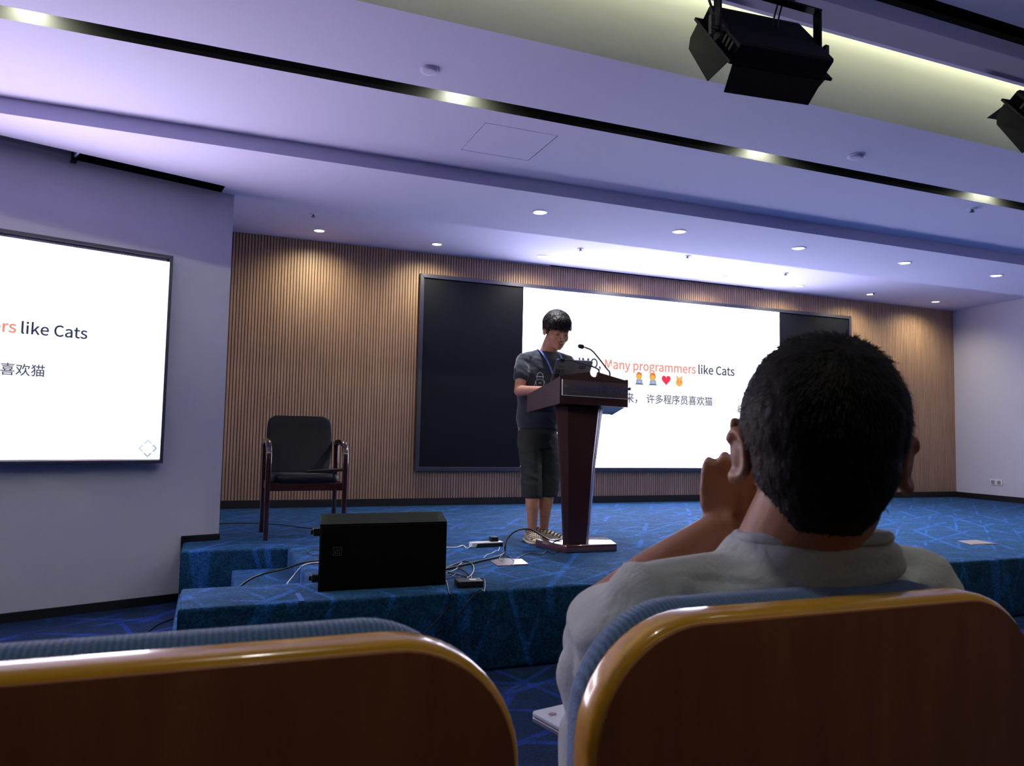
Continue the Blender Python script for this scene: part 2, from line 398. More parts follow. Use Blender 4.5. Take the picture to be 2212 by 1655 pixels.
# right wall
bm = bmesh.new()
prism(bm, [(XR(8.0), 8.0, 0), (XR(-4.5), -4.5, 0), (XR(-4.5)+.2, -4.5, 0), (XR(8.0)+.2, 8.0, 0)], (0, 0, 3.4))
tag(finish(bm, 'wall_right', M_WALL), None, kind='structure')
bm = bmesh.new()
prism(bm, [(XR(YB)-.012, YB, ST), (XR(3.5)-.012, 3.5, ST), (XR(3.5)+.01, 3.5, ST), (XR(YB)+.01, YB, ST)], (0, 0, 0.075))
tag(finish(bm, 'baseboard_right', M_BLACK), None, kind='structure')
# left screen wall (splayed) with its return to the back wall
bm = bmesh.new()
a, b = wp(0, 0), wp(-4.2, 0)
prism(bm, [a, b, b+WN*.2, Vector((-0.35, 6.2, 0)), Vector((-0.35, YB, 0)), Vector((-0.05, YB, 0))], (0, 0, ZR+.1))
tag(finish(bm, 'wall_left', M_WALL), None, kind='structure')
bm = bmesh.new()
s_c = (onwall(385, 1290)-P3).dot(WT)
prism(bm, [wp(-4.2, 0, 0), wp(s_c+.005, 0, 0), wp(s_c+.005, 0, .012), wp(-4.2, 0, .012)], (0, 0, 0.055))
prism(bm, [wp(s_c-.0, 0, 0), wp(s_c+.075, 0, 0), wp(s_c+.075, 0, .014), wp(s_c-.0, 0, .014)], (0, 0, 0.425))
prism(bm, [wp(s_c, ST-.03, 0), wp(.004, ST-.03, 0), wp(.004, ST-.03, .014), wp(s_c, ST-.03, .014)], (0, 0, 0.072))
tag(finish(bm, 'baseboard_left', M_BLACK), None, kind='structure')
# side and rear walls of the hall behind and beside the camera
bm = bmesh.new(); e = wp(-4.2, 0)
prism(bm, [(e.x, e.y, 0), (e.x, -4.5, 0), (e.x-.2, -4.5, 0), (e.x-.2, e.y, 0)], (0, 0, 3.4))
M_HALLW = mat('bounce_cut_wall_dark', (0.06, 0.05, 0.05), 0.9)  # unseen walls made dark to cut light bounced onto audience-facing surfaces
tag(finish(bm, 'wall_hall_left', M_HALLW), None, kind='structure')
bm = bmesh.new(); box(bm, -4.5, 11, -4.7, -4.5, 0, 3.4); tag(finish(bm, 'wall_rear', M_HALLW), None, kind='structure')
# stage with its stair well
def rbox(bm, x0, x1, y0, y1, z1, z0=0.0, r=0.02, right=True):
    box(bm, x0, x1, y0, y1, z0, z1, bev=r)
bm = bmesh.new()
out = [(-.09, 3.515), (9.52, 3.515), (9.9, 7.73), (-.3, 7.73), (-.3, 5.6), (-.13, 5.55), (-.13, 5.135), (.505, 5.135), (.505, 3.955), (-.09, 3.955)]
prism(bm, [(x, y, ST) for x, y in out], (0, 0, -ST), bev=0.018)
stg = finish(bm, 'stage', M_CARPET, smooth=40); tag(stg, None, kind='structure')
for (x0, x1, z1) in ((.17, .51, ST*2/3), (-.13, .175, ST/3)):
    bm = bmesh.new(); box(bm, x0, x1, 3.95, 5.14, 0, z1, bev=.012)
    finish(bm, 'step', M_CARPET, stg, smooth=40)
# ceiling ---------------------------------------------------------------
XL, XX = -4.3, 10.6
sz0 = (onwall(472, 398)-P3).dot(WT)
SLW = 0.155
SB = (onwall(160, 345)-P3).dot(WT)
def soff(s, off): p = P3+WT*s-WN*off; return (p.x, p.y)
bm = bmesh.new()
plate(bm, ZR, [(-.5, 5.62), (XX, 5.62), (XX, YB+.05), (-.5, YB+.05)], [[(3.487, 7.655), (6.47, 7.655), (6.47, 7.705), (3.487, 7.705)]], up=.25)
plate(bm, ZS, [(XL, 4.64), (XX, 4.64), (XX, 5.62), (XL, 5.62)], [[soff(SB, .002), soff(-.09, .002), soff(-.12, SLW), soff(SB, SLW)], [soff(-2.3, .002), soff(SB-.012, .002), soff(SB-.012, SLW), soff(-2.3, SLW)]], up=.25, upmi=[1, 4])
quad(bm, [(XL, 5.62, ZS), (XX, 5.62, ZS), (XX, 5.62, ZR), (XL, 5.62, ZR)])
quad(bm, [(XL, 4.64, ZS), (XX, 4.64, ZS), (XX, 4.64, ZM), (XL, 4.64, ZM)])
hx0, hx1, hy0, hy1 = 1.405*KM, 1.870*KM, 4.033*KM, 4.493*KM
Y1, Y2, Y3, Y4 = 3.864*KM, 3.740*KM, 3.085*KM, 2.49*KM
plate(bm, ZM, [(XL, Y1), (XX, Y1), (XX, 4.64), (XL, 4.64)], [[(hx0, hy0), (hx1, hy0), (hx1, hy1), (hx0, hy1)]], up=.02, upmi=1)
plate(bm, ZM, [(XL, Y3), (XX, Y3), (XX, Y2), (XL, Y2)])
# sloping cove panel, fascia and near ceiling
ys = [3.085*KM, 2.95*KM, 2.80*KM, 2.65*KM, 2.52*KM]; zs_ = [ZM, ZM+.05, ZM+.105, ZM+.155, ZM+.19]
for i in range(4): quad(bm, [(XL, ys[i], zs_[i]), (XX, ys[i], zs_[i]), (XX, ys[i+1], zs_[i+1]), (XL, ys[i+1], zs_[i+1])], 3)
quad(bm, [(XL, 2.52*KM, ZM+.19), (XX, 2.52*KM, ZM+.19), (XX, Y4-.02, ZM+.19), (XL, Y4-.02, ZM+.19)], 3)
box(bm, XL, XX, Y4-.018, Y4+.004, ZM, ZM+.2)
box(bm, XL, XX, Y4+.004, Y4+.06, ZM+.075, ZM+.09)
YA, YC = 2.227*KN, 2.129*KN
plate(bm, ZN, [(XL, YA), (XX, YA), (XX, Y4-.01), (XL, Y4-.01)])
plate(bm, ZN, [(XL, 1.0), (XX, 1.0), (XX, YC), (XL, YC)])
plate(bm, ZN, [(XL, -4.6), (XX, -4.6), (XX, 1.0), (XL, 1.0)], mi=5)
for y0, y1, z, h, mi in ((Y2, Y1, ZM, .15, 2), (YC, YA, ZN, .16, 1)):
    quad(bm, [(XL, y0, z), (XX, y0, z), (XX, y0, z+h), (XL, y0, z+h)], mi); quad(bm, [(XL, y1, z), (XX, y1, z), (XX, y1, z+h), (XL, y1, z+h)], mi)
    quad(bm, [(XL, y0, z+h), (XX, y0, z+h), (XX, y1, z+h), (XL, y1, z+h)], mi)
M_COVE = mat('cove_paint', (0.55, 0.56, 0.50), 0.85, bump=0.15, bscale=220)
ceil = finish(bm, 'ceiling', [M_CEIL, M_VOID, M_SLOT, M_COVE, M_WALL, mat('bounce_cut_ceiling_dark', (0.08, 0.075, 0.08), 0.9)]); tag(ceil, None, kind='structure')  # last colour darkens the unseen rear ceiling to cut bounced light
bm = bmesh.new(); g = .004; box(bm, hx0+g, hx1-g, hy0+g, hy1-g, ZM, ZM+.012)
finish(bm, 'access_panel', M_CEIL, ceil)
# roof slab above everything, keeps the hall closed
bm = bmesh.new(); box(bm, -4.6, 11, -4.7, 8.3, 3.40, 3.5); tag(finish(bm, 'ceiling_slab', M_VOID), None, kind='structure')

# ------------------------------------------------------------------ ceiling fittings
def downlight(name, x, y, z, r, label, group, strength):
    t = thing(name, (x, y, z), label, 'light', group)
    bm = bmesh.new()
    n = 28; prof = [(r*1.28, 0), (r*1.25, -.004), (r*1.02, -.006), (r*.97, -.001), (r*.93, .006)]
    rings = [[bm.verts.new((x+pr*math.cos(2*PI*k/n), y+pr*math.sin(2*PI*k/n), z+pz)) for k in range(n)] for pr, pz in prof]
    for a, b in zip(rings, rings[1:]):
        for k in range(n): bm.faces.new((a[k], a[(k+1) % n], b[(k+1) % n], b[k]))
    finish(bm, 'trim_ring', M_WHITE, t, smooth=60)
    bm = bmesh.new(); cyl(bm, (x, y, z-.0015), (x, y, z-.0040), r*.96, n=28)
    finish(bm, 'lamp_lens', emit('lens_%s' % name, (1.0, .93, .86), strength), t)
    return t
ORD = ['leftmost', 'second from the left', 'third from the left', 'fourth from the left', 'fifth from the left', 'sixth from the left', 'seventh from the left', 'rightmost']
for i, x in enumerate(ROW1):
    downlight('front_downlight', x, 5.036, ZS, 0.045, 'bright round downlight in the lower ceiling band, %s of five' % ('rightmost' if i == 4 else ORD[i]), 'downlights in the front row', 9)
for i, x in enumerate(ROW2):
    downlight('rear_downlight', x, 7.31, ZR, 0.047, 'small round downlight close to the wood slat wall, %s of eight' % ORD[i], 'downlights along the back wall', 6)
for i, x in enumerate(SLOT_X[1:5]):
    t = thing('slot_spotlight', (x, 3.77*KM, ZM+.13), 'white recessed spotlight shining inside the black ceiling slot, %s of four' % ['leftmost', 'second from the left', 'third from the left', 'rightmost'][i], 'light', 'spotlights in the ceiling slot')
    bm = bmesh.new(); box(bm, x-.05, x+.05, Y2+.003, Y2+.06, ZM+.132, ZM+.148); finish(bm, 'lamp_housing', M_BLKPL, t)
    bm = bmesh.new(); box(bm, x-.04, x+.04, Y2+.007, Y2+.045, ZM+.1275, ZM+.1315); finish(bm, 'lamp_lens', emit('slot_lens', (.97, 1, .85), 14), t)
def disc(name, x, y, z, r, label, cat, m=M_CEIL, h=.014, group=None):
    bm = bmesh.new()
    tube(bm, [(x, y, z), (x, y, z-h*.55), (x, y, z-h*.9), (x, y, z-h)], [r, r, r*.9, r*.6], 28)
    return tag(finish(bm, name, m, smooth=50), label, cat, group)
disc('smoke_detector', 0.934*KM, 3.544*KM, ZM, .043, 'round white smoke detector on the ceiling left of the access panel', 'detector')
disc('smoke_detector', 3.709*KM, 3.546*KM, ZM, .045, 'round white detector on the ceiling right below the stage lamp', 'detector')
def sprinkler(x, y, z, label):
    t = thing('sprinkler', (x, y, z), label, 'sprinkler', 'ceiling sprinklers')
    bm = bmesh.new(); tube(bm, [(x, y, z), (x, y, z-.006)], [.032, .030], 20); finish(bm, 'escutcheon', M_CEIL, t)
    bm = bmesh.new(); tube(bm, [(x, y, z), (x, y, z-.02), (x, y, z-.022), (x, y, z-.025)], [.009, .009, .018, .018], 12); finish(bm, 'nozzle', mat('dull_brass', (.08, .08, .09), .5, metal=.5), t)
sprinkler(3.439, 6.832, ZR, 'small dark sprinkler above the left end of the lit slide')
sprinkler(4.585, 6.617, ZR, 'small dark sprinkler between the second and third front downlights')
sprinkler(0.773, 6.779, ZR, 'small sprinkler beside the leftmost downlight of the back row')
sprinkler(6.053, 6.812, ZR, 'small pale sprinkler above the right end of the lit slide')
sprinkler(7.828, 7.215, ZR, 'small pale sprinkler at the right end of the back row of lights')
sprinkler(5.353*KM, 3.998*KM, ZM, 'dark sprinkler beside the rightmost slot spotlight')
# projection screen roller in the slot above the left wall
t = thing('projection_screen_bracket', wp(SB, ZS, .08), 'small dark bracket in the ceiling slot above the left wall screen', 'bracket')
bm = bmesh.new(); prism(bm, [wp(SB-.022, ZS-.022, .03), wp(SB+.002, ZS-.022, .03), wp(SB+.002, ZS-.022, .06), wp(SB-.022, ZS-.022, .06)], (0, 0, .10)); finish(bm, 'arm', M_BLKMET, t)
bm = bmesh.new(); prism(bm, [wp(SB-.026, ZS-.030, .025), wp(SB+.006, ZS-.030, .025), wp(SB+.006, ZS-.030, .065), wp(SB-.026, ZS-.030, .065)], (0, 0, .010)); finish(bm, 'foot', M_BLKMET, t)

# ------------------------------------------------------------------ stage lamp with barn doors
def stage_lamp(dx, label):
    X0, X1 = 1.639, 2.055
    A = Vector((0, 2.10, 2.466)); B = Vector((0, 2.278, 2.695))        # lower and upper edge of the front flange
    sdir = (B-A).normalized(); ax = Vector((0, sdir.z, -sdir.y))       # beam axis: forward and down
    H = (B-A).length
    T = Matrix([[.998, 0, 0, X0], [0, sdir.y, ax.y, A.y], [.060, sdir.z, ax.z, A.z], [0, 0, 0, 1]])  # local: x width, y up the flange, z along beam
    Wd = X1-X0
    t = thing('stage_lamp', (X0+Wd/2, 2.18, 2.78), label, 'stage light', 'stage lamps with barn doors')
    bm = bmesh.new()
    def rect(x0, x1, y0, y1, z): return [T @ Vector(p) for p in ((x0, y0, z), (x1, y0, z), (x1, y1, z), (x0, y1, z))]
    loft(bm, [rect(.0, Wd, 0.0, H, 0), rect(0, Wd, .0, H, -.052), rect(.004, Wd-.004, .004, H-.004, -.060), rect(.03, Wd-.03, .03, H-.03, -.064)])
    hs = finish(bm, 'housing', M_BLKMET, t)
    for k in range(7):
        bm = bmesh.new(); y = .04+k*.028; box(bm, -.002, .001, y, y+.012, -.040, -.008, T)
        finish(bm, 'vent_slat', mat('vent_dark', (.018, .018, .024), .5), t)
    bm = bmesh.new()
    e = .022
    for q in ((-e, Wd+e, -e, .004), (-e, Wd+e, H-.004, H+e), (-e, .004, .004, H-.004), (Wd-.004, Wd+e, .004, H-.004)): box(bm, q[0], q[1], q[2], q[3], 0, .010, T)
    box(bm, .0, .004, .0, H, -.04, .0, T)
    finish(bm, 'front_frame', M_BLKMET, t)
    bm = bmesh.new(); box(bm, .004, Wd-.004, .004, H-.004, .001, .004, T); finish(bm, 'lens', mat('lamp_glass_dark', (.03, .03, .04), .2), t)
    def leaf(poly, hinge, d, out):
        bm = bmesh.new(); prism(bm, poly, d, T); finish(bm, 'barn_door', M_BLKMET, t)
    th = .003
    # lower leaf leans out below, side leaves flare, upper leaf opens upward
    leaf([(.00, -.012, .014), (Wd-.01, -.012, .014), (Wd-.035, -.045, .100), (.00, -.045, .100)], 0, (0, -th, 0), 0)
    leaf([(.02, H+.012, .014), (Wd-.02, H+.012, .014), (Wd-.05, H+.07, .12), (.05, H+.07, .12)], 0, (0, th, 0), 0)
    leaf([(-.012, .0, .014), (-.012, H, .014), (-.026, H-.02, .060), (-.036, H-.06, .085), (-.030, .03, .105)], 0, (-th, 0, 0), 0)
    leaf([(Wd+.012, .0, .014), (Wd+.012, H, .014), (Wd+.045, H-.05, .09), (Wd+.03, .04, .10)], 0, (th, 0, 0), 0)
    for x in (.06, Wd-.10, .24):
        bm = bmesh.new(); cyl(bm, T @ Vector((x, -.007, .012)), T @ Vector((x+.04, -.007, .012)), .0045, n=8)
        finish(bm, 'hinge', M_CHROME if x == .24 else M_BLKMET, t)
    # yoke
    zc = 2.745; yk = 2.125
    bm = bmesh.new()
    for x in (X0-.045, X1-.012+.0):
        box(bm, x-.004, x+.004, yk-.018, yk+.018, 2.54, zc)
    box(bm, X0-.05, X1-.005, yk-.018, yk+.018, zc-.006, zc)
    finish(bm, 'yoke', M_BLKMET, t)
    for x, s in ((X0-.02, -1), (X1+.0, 1)):
        bm = bmesh.new(); cyl(bm, (X0-.012 if s < 0 else X1-.02, yk, 2.575), (X0-.075 if s < 0 else X1+.03, yk, 2.575), .012, n=12)
        xx = X0-.07 if s < 0 else X1+.028
        box(bm, xx-.008, xx+.008, yk-.008, yk+.008, 2.55, 2.62)
        finish(bm, 'clamp_knob', M_BLKPL, t)
    for pp, rr in (([(X0-.05, yk+.02, 2.80), (X0-.065, yk+.03, 2.72), (X0-.045, yk+.02, 2.64), (X0-.02, yk+.03, 2.62)], .0045), ([(1.90, yk+.02, 2.76), (1.895, yk+.04, 2.70), (1.90, yk+.05, 2.66)], .0035), ([(1.88, yk+.02, 2.76), (1.875, yk+.04, 2.70), (1.875, yk+.05, 2.66)], .0035)):
        bm = bmesh.new(); tube(bm, smooth_path(pp), rr); finish(bm, 'cable', M_CABLE, t)
    bm = bmesh.new(); box(bm, 1.80, 1.86, yk-.02, yk+.02, zc, zc+.035); finish(bm, 'hook_clamp', M_BLKMET, t)
    if dx: 
        t.location.x += dx
    return t
lamp = stage_lamp(0, 'black stage lamp with open barn doors hanging right of centre under the ceiling')
l2 = copy_tree(lamp, (1.66, 0, 0)); l2['label'] = 'black barn door stage lamp cut off by the right edge of the picture'
t = thing('lighting_track', (2.6, 2.125, 2.80), 'black horizontal track that carries the stage lamps', 'track')
bm = bmesh.new(); box(bm, 0.9, 1.975, 2.10, 2.15, 2.782, 2.825, bev=.004); finish(bm, 'rail', M_BLKMET, t)
bm = bmesh.new(); box(bm, 3.26, 4.6, 2.10, 2.15, 2.782, 2.825, bev=.004); finish(bm, 'rail', M_BLKMET, t)
for x in (1.35, 1.72, 3.6, 4.2):
    bm = bmesh.new(); cyl(bm, (x, 2.125, 2.82), (x, 2.125, ZN+.002), .008); finish(bm, 'hanger', M_BLKMET, t)
for x in (1.45, 1.80):
    bm = bmesh.new(); box(bm, x, x+.15, 2.095, 2.155, 2.770, 2.784); finish(bm, 'connector', M_BLKPL, t)

# ------------------------------------------------------------------ screens
M_DIM = emit('slide_white_text_area', (1.0, 1.02, 1.08), 1.0)
M_LED = emit('led_white', LED_E[:3], LED_E[3]); M_TVW = emit('tv_white', TV_E[:3], TV_E[3])
M_TXT = emit('slide_text_dark', (.012, .02, .06), 1); M_TXTB = emit('slide_text_slate', (.05, .06, .11), 1); M_TXTO = emit('slide_text_coral', (.92, .25, .14), 1)
def slide(parent, P, W, tx, base, mats, full=True):
    """P(u, v) -> world point on the slide plane; u across, v up, unit = slide width W"""
    xd = (P(1, 0)-P(0, 0)).normalized(); yd = (P(0, 1)-P(0, 0)).normalized(); nrm = xd.cross(yd)
    lift = lambda p, k=1: p + nrm*0.0015*k
    dark, coral, slate = mats
    bm = bmesh.new(); bm.faces.new([bm.verts.new(P(u, v)+nrm*.0006) for u, v in ((.100, .195), (.825, .195), (.825, .405), (.100, .405))]); finish(bm, 'text_area', M_DIM, parent)
    bm = bmesh.new(); bm.faces.new([bm.verts.new(P(u, v)+nrm*.0006) for u, v in ((.935, .003), (.998, .003), (.998, .060), (.935, .060))]); finish(bm, 'corner_area', M_DIM, parent)
    def T(s, u0, u1, v, m, name, h=None):
        me = text(s, width=(u1-u0)*W, h=h)
        return place_text(me, name, m, lift(P(u0, v)), xd, yd, parent)
    T('IMO,', .1955, .2745, .3214, dark, 'slide_text')
    T('Many programmers', .2905, .6410, .3214, coral, 'slide_text')
    T('like Cats', .6520, .8020, .3214, dark, 'slide_text')
    T('\u5728\u6211\u770b\u6765\uff0c', .258, .4120, .2160, slate, 'slide_text')
    T('\u8bb8\u591a\u7a0b\u5e8f\u5458\u559c\u6b22\u732b', .4475, .7090, .2160, slate, 'slide_text')
    # icons: two people at laptops, heart, cat
    def shape(pts, m, name, k=1):
        bm = bmesh.new(); bm.faces.new([bm.verts.new(lift(P(u, v), k)) for u, v in pts]); return finish(bm, name, m, parent)
    def circ(cu, cv, ru, rv, a0=0, a1=360, n=24): return [(cu+ru*math.cos(math.radians(a0+(a1-a0)*k/n)), cv+rv*math.sin(math.radians(a0+(a1-a0)*k/n))) for k in range(n+(0 if a1-a0 == 360 else 1))]
    cv = .2935
    Mh, Ms, Ml, Mk, Mr = emit('icon_hair', (.72, .20, .02), 1), emit('icon_skin', (.95, .50, .07), 1), emit('icon_laptop', (.32, .40, .58), 1), emit('icon_dark', (.02, .04, .08), 1), emit('icon_red', (.92, .02, .06), 1)
    Mc = emit('icon_cat', (.95, .45, .08), 1); Mw = emit('icon_white', (.9, .9, .9), 1)
    for i, cu in enumerate((.4180, .4705)):
        shape(circ(cu, cv+.009, .0115 if i else .0105, .0135), Mh, 'icon_hair', 1)
        shape(circ(cu, cv+.006, .0090, .0110), Ms, 'icon_face', 2)
        shape([(cu-.0095, cv+.010), (cu-.0095, cv+.019), (cu+.0095, cv+.019), (cu+.0095, cv+.010), (cu-.003, cv+.0155)], Mh, 'icon_fringe', 3)
        for s in (-1, 1): shape(circ(cu+s*.004, cv+.004, .0009, .0014, n=8), Mk, 'icon_eye', 4)
        shape([(cu-.0125, cv-.0160), (cu+.0125, cv-.0160), (cu+.0110, cv-.002), (cu-.0110, cv-.002)], Ml, 'icon_laptop', 5)
        shape([(cu-.0160, cv-.0190), (cu+.0160, cv-.0190), (cu+.0125, cv-.0160), (cu-.0125, cv-.0160)], Mk, 'icon_base', 5)
        shape(circ(cu, cv-.009, .0015, .002, n=10), Mw, 'icon_dot', 6)
    cu = .5230; pts = []
    for k in range(40):
        a = 2*PI*k/40; pts.append((cu+.01750/16*16*math.sin(a)**3, cv+.0195*(13*math.cos(a)-5*math.cos(2*a)-2*math.cos(3*a)-math.cos(4*a))/17+.001))
    shape(pts, Mr, 'icon_heart', 1)
    cu = .5750
    shape(circ(cu, cv-.006, .0135, .0125), Mc, 'icon_cat', 1)
    shape([(cu-.0105, cv-.002), (cu-.0110, cv+.019), (cu-.003, cv+.010), (cu+.003, cv+.010), (cu+.0110, cv+.019), (cu+.0105, cv-.002)], Mc, 'icon_cat_ears', 2)
    for s in (-1, 1): shape(circ(cu+s*.0055, cv-.003, .0012, .003, n=10), Mk, 'icon_eye', 3)
    shape(circ(cu, cv-.0105, .0012, .001, n=8), Mh, 'icon_nose', 3)
    # four chevrons in the lower right corner
    cu, cvv = .9680, .0300
    A_, B_ = emit('chevron_blue', (.02, .18, .42), 1), emit('chevron_pale', (.30, .55, .75), 1)
    for (dx, dy), m in (((1, 0), A_), ((0, -1), A_), ((0, 1), B_), ((-1, 0), B_)):
        bm = bmesh.new(); c0 = (cu+dx*.0225, cvv+dy*.0225); px, py = -dy, dx; th = .0018
        for s in (-1, 1):
            a = c0; b = (c0[0]-dx*.009+s*px*.009, c0[1]-dy*.009+s*py*.009)
            v = Vector((b[0]-a[0], b[1]-a[1])).normalized(); nn = (-v.y*th/2, v.x*th/2)
            bm.faces.new([bm.verts.new(lift(P(q[0], q[1]))) for q in ((a[0]+nn[0], a[1]+nn[1]), (a[0]-nn[0], a[1]-nn[1]), (b[0]-nn[0], b[1]-nn[1]), (b[0]+nn[0], b[1]+nn[1]))])
        finish(bm, 'chevron', m, parent)
t = thing('led_screen', (4.96, YB-.04, .75), 'large wide LED wall screen showing the white slide on the wood slat wall', 'screen')
YL = YB-.045
bm = bmesh.new(); box(bm, 2.03, 7.885, YL, YB, .785, 2.775); finish(bm, 'dark_panel', M_LEDOFF, t)
led = bm = bmesh.new(); box(bm, 3.172, 6.724, YL-.002, YL+.001, .782+.004, 2.772); o = finish(bm, 'lit_slide', M_LED, t)
slide(o, lambda u, v: Vector((3.172+3.552*u, YL-.002, .782+3.552*v)), 3.552, None, None, (M_TXT, M_TXTO, M_TXTB))
def frame(parent, P, s0, s1, z0, z1, wd, d0, d1, m, name='frame'):
    """four mitred bars"""
    for pts in (((s0, z1), (s1, z1), (s1-wd, z1-wd), (s0+wd, z1-wd)), ((s0, z0), (s1, z0), (s1-wd, z0+wd), (s0+wd, z0+wd)),
                ((s0, z0), (s0, z1), (s0+wd, z1-wd), (s0+wd, z0+wd)), ((s1, z0), (s1, z1), (s1-wd, z1-wd), (s1-wd, z0+wd))):
        bm = bmesh.new(); a = [P(s, z, d0) for s, z in pts]; d = P(0, 0, d1)-P(0, 0, d0)
        prism(bm, a, d, bev=.003, seg=2); finish(bm, name, m, parent)
frame(t, lambda s, z, o: Vector((s, YB-o, z)), 1.992, 7.925, .745, 2.815, .042, 0, .062, M_FRAME, 'frame_bar')
# left screen on the splayed wall
OFF = .085
t = thing('wall_screen', wp(-1.55, .9, .04), 'white lit screen on the left wall, cut off by the picture edge', 'screen')
r_in = (onwall(367, 566, OFF)-P3).dot(WT); zt = onwall(367, 566, OFF).z; zb = onwall(343, 992, OFF).z
ro = (onwall(375, 553, OFF)-P3).dot(WT); zto = onwall(375, 553, OFF).z; zbo = onwall(350, 1001, OFF).z
Wt = (zt-zb)*16/9
o_ = bmesh.new(); prism(o_, [wp(r_in-Wt, zb, 0.03), wp(r_in, zb, 0.03), wp(r_in, zb, OFF-.012), wp(r_in-Wt, zb, OFF-.012)], (0, 0, zt-zb)); finish(o_, 'case', M_BLKPL, t)
bm = bmesh.new(); prism(bm, [wp(r_in-Wt, zb, OFF-.012), wp(r_in, zb, OFF-.012), wp(r_in, zb, OFF-.010), wp(r_in-Wt, zb, OFF-.010)], (0, 0, zt-zb)); o = finish(bm, 'lit_slide', M_TVW, t)
slide(o, lambda u, v: wp(r_in-Wt+Wt*u, zb+Wt*v, OFF-.010), Wt, None, None, (M_TXT, M_TXTO, M_TXTB))
frame(t, lambda s, z, off: wp(s, z, off), r_in-Wt-(ro-r_in), ro, zbo, zto, (ro-r_in), .02, OFF, M_TVFRAME, 'frame_bar')
# socket on the right wall
t = thing('wall_socket', (9.83, 7.08, .63), 'white double socket low on the right wall', 'socket')
for i in range(2):
    y0 = 6.99+i*.092; bm = bmesh.new()
    prism(bm, [(XR(y0)-.009, y0, .595), (XR(y0+.086)-.009, y0+.086, .595), (XR(y0+.086), y0+.086, .595), (XR(y0), y0, .595)], (0, 0, .075), bev=.002)
    p = finish(bm, 'socket_plate', M_WHITE, t)
    bm = bmesh.new(); box(bm, XR(y0)-.011, XR(y0)-.007, y0+.022, y0+.066, .61, .655); finish(bm, 'socket_holes', mat('socket_grey', (.25, .25, .30), .5), p)

# ------------------------------------------------------------------ lectern
t = thing('lectern', (2.36, 4.6, ST), 'dark mahogany lectern with acrylic sign and flared base on the stage', 'lectern')
fx = lambda y: .23*(y-4.45)
bm = bmesh.new(); prism(bm, [(2.172, 4.452, ST), (2.540, 4.452, ST), (2.640, 4.775, ST), (2.095, 4.775, ST)], (0, 0, .05), bev=.006)
finish(bm, 'base', M_MAHOGB, t, smooth=30)
# column: front face, 45 degree chamfers, body
zc0, zc1 = ST+.05, 1.335
def colring(z, x0, x1, k): return [Vector(p) for p in ((x0, 4.515, z), (x1, 4.515, z), (x1+k, 4.515+k, z), (x1+k, 4.54+k, z), (x0-k, 4.54+k, z), (x0-k, 4.515+k, z))]
bm = bmesh.new(); loft(bm, [colring(zc0, 2.215, 2.345, .02), colring(.95, 2.207, 2.382, .035), colring(zc1, 2.196, 2.425, .055)]); finish(bm, 'column', M_MAHOG, t)
bm = bmesh.new()
a0, a1, b0, b1, c0, c1 = Vector((2.352, 4.512, zc0)), Vector((2.366, 4.526, zc0)), Vector((2.389, 4.512, .95)), Vector((2.416, 4.539, .95)), Vector((2.432, 4.512, 1.325)), Vector((2.474, 4.553, 1.325))
for q in ((a0, a1, b1, b0), (b0, b1, c1, c0)):
    prism(bm, q, (.003, -.003, 0))
finish(bm, 'corner_strip', mat('brushed_strip', (.62, .58, .75), .25, metal=.75), t)
# desk box: gabled front board with a round notch, two side boards, sloping top and underside
nc = 2.354; nr = .030
poly = [(2.105, 4.45, 1.352), (2.612, 4.45, 1.340), (2.612, 4.45, 1.517), (nc+nr, 4.45, 1.567)]
for k in range(0, 11): a = -PI*k/10; poly.append((nc+nr*math.cos(a), 4.45, 1.563-.0+nr*math.sin(a)*1.0))
poly += [(nc-nr, 4.45, 1.567), (2.105, 4.45, 1.530)]
bm = bmesh.new(); prism(bm, poly, (0, .018, 0), bev=0); finish(bm, 'front_board', M_MAHOG, t)
for s in (-1, 1):
    x0, x1 = (2.105, 2.023) if s < 0 else (2.612, 2.690); th = -s*.018
    bm = bmesh.new()
    prism(bm, [(x0, 4.452, 1.350), (x0, 4.452, 1.526), (x1, 4.80, 1.418), (x1, 4.80, 1.296)], (th, 0, 0)); finish(bm, 'side_board', M_MAHOG, t)
bm = bmesh.new()
prism(bm, [(2.12, 4.465, 1.350), (2.60, 4.465, 1.345), (2.675, 4.79, 1.300), (2.038, 4.79, 1.300)], (0, 0, .012)); finish(bm, 'underside', M_MAHOG, t)
bm = bmesh.new()
prism(bm, [(2.12, 4.465, 1.483), (2.60, 4.465, 1.483), (2.675, 4.79, 1.385), (2.038, 4.79, 1.385)], (0, 0, .012)); finish(bm, 'desk_top', M_MAHOG, t)
bm = bmesh.new(); box(bm, 2.04, 2.675, 4.785, 4.80, 1.300, 1.405); finish(bm, 'back_board', M_MAHOG, t)
# acrylic sign with blue characters
sg = bpy.data.objects.new('sign_panel', None)
bm = bmesh.new(); prism(bm, [(2.103, 4.413, 1.404), (2.628, 4.413, 1.394), (2.628, 4.413, 1.497), (2.103, 4.413, 1.506)], (0, .004, 0))
M_ACR = mat('clear_acrylic', (.80, .78, .95), .06, trans=0.0, alpha=.035, spec=.3)
sg = finish(bm, 'sign_panel', M_ACR, t)
M_EDGE = mat('acrylic_edge', (.70, .70, .78), .3)
bm = bmesh.new(); prism(bm, [(2.1025, 4.411, 1.404), (2.107, 4.411, 1.404), (2.107, 4.411, 1.506), (2.1025, 4.411, 1.506)], (0, .006, 0))
prism(bm, [(2.103, 4.411, 1.402), (2.628, 4.411, 1.392), (2.628, 4.411, 1.3945), (2.103, 4.411, 1.4045)], (0, .006, 0)); finish(bm, 'sign_edge', M_EDGE, t)
me = text('\u4e0a\u6d77\u5bf9\u5916\u7ecf\u8d38\u5927\u5b66', width=.405, h=.058)
for v in me.vertices: v.co.x += v.co.y*.22
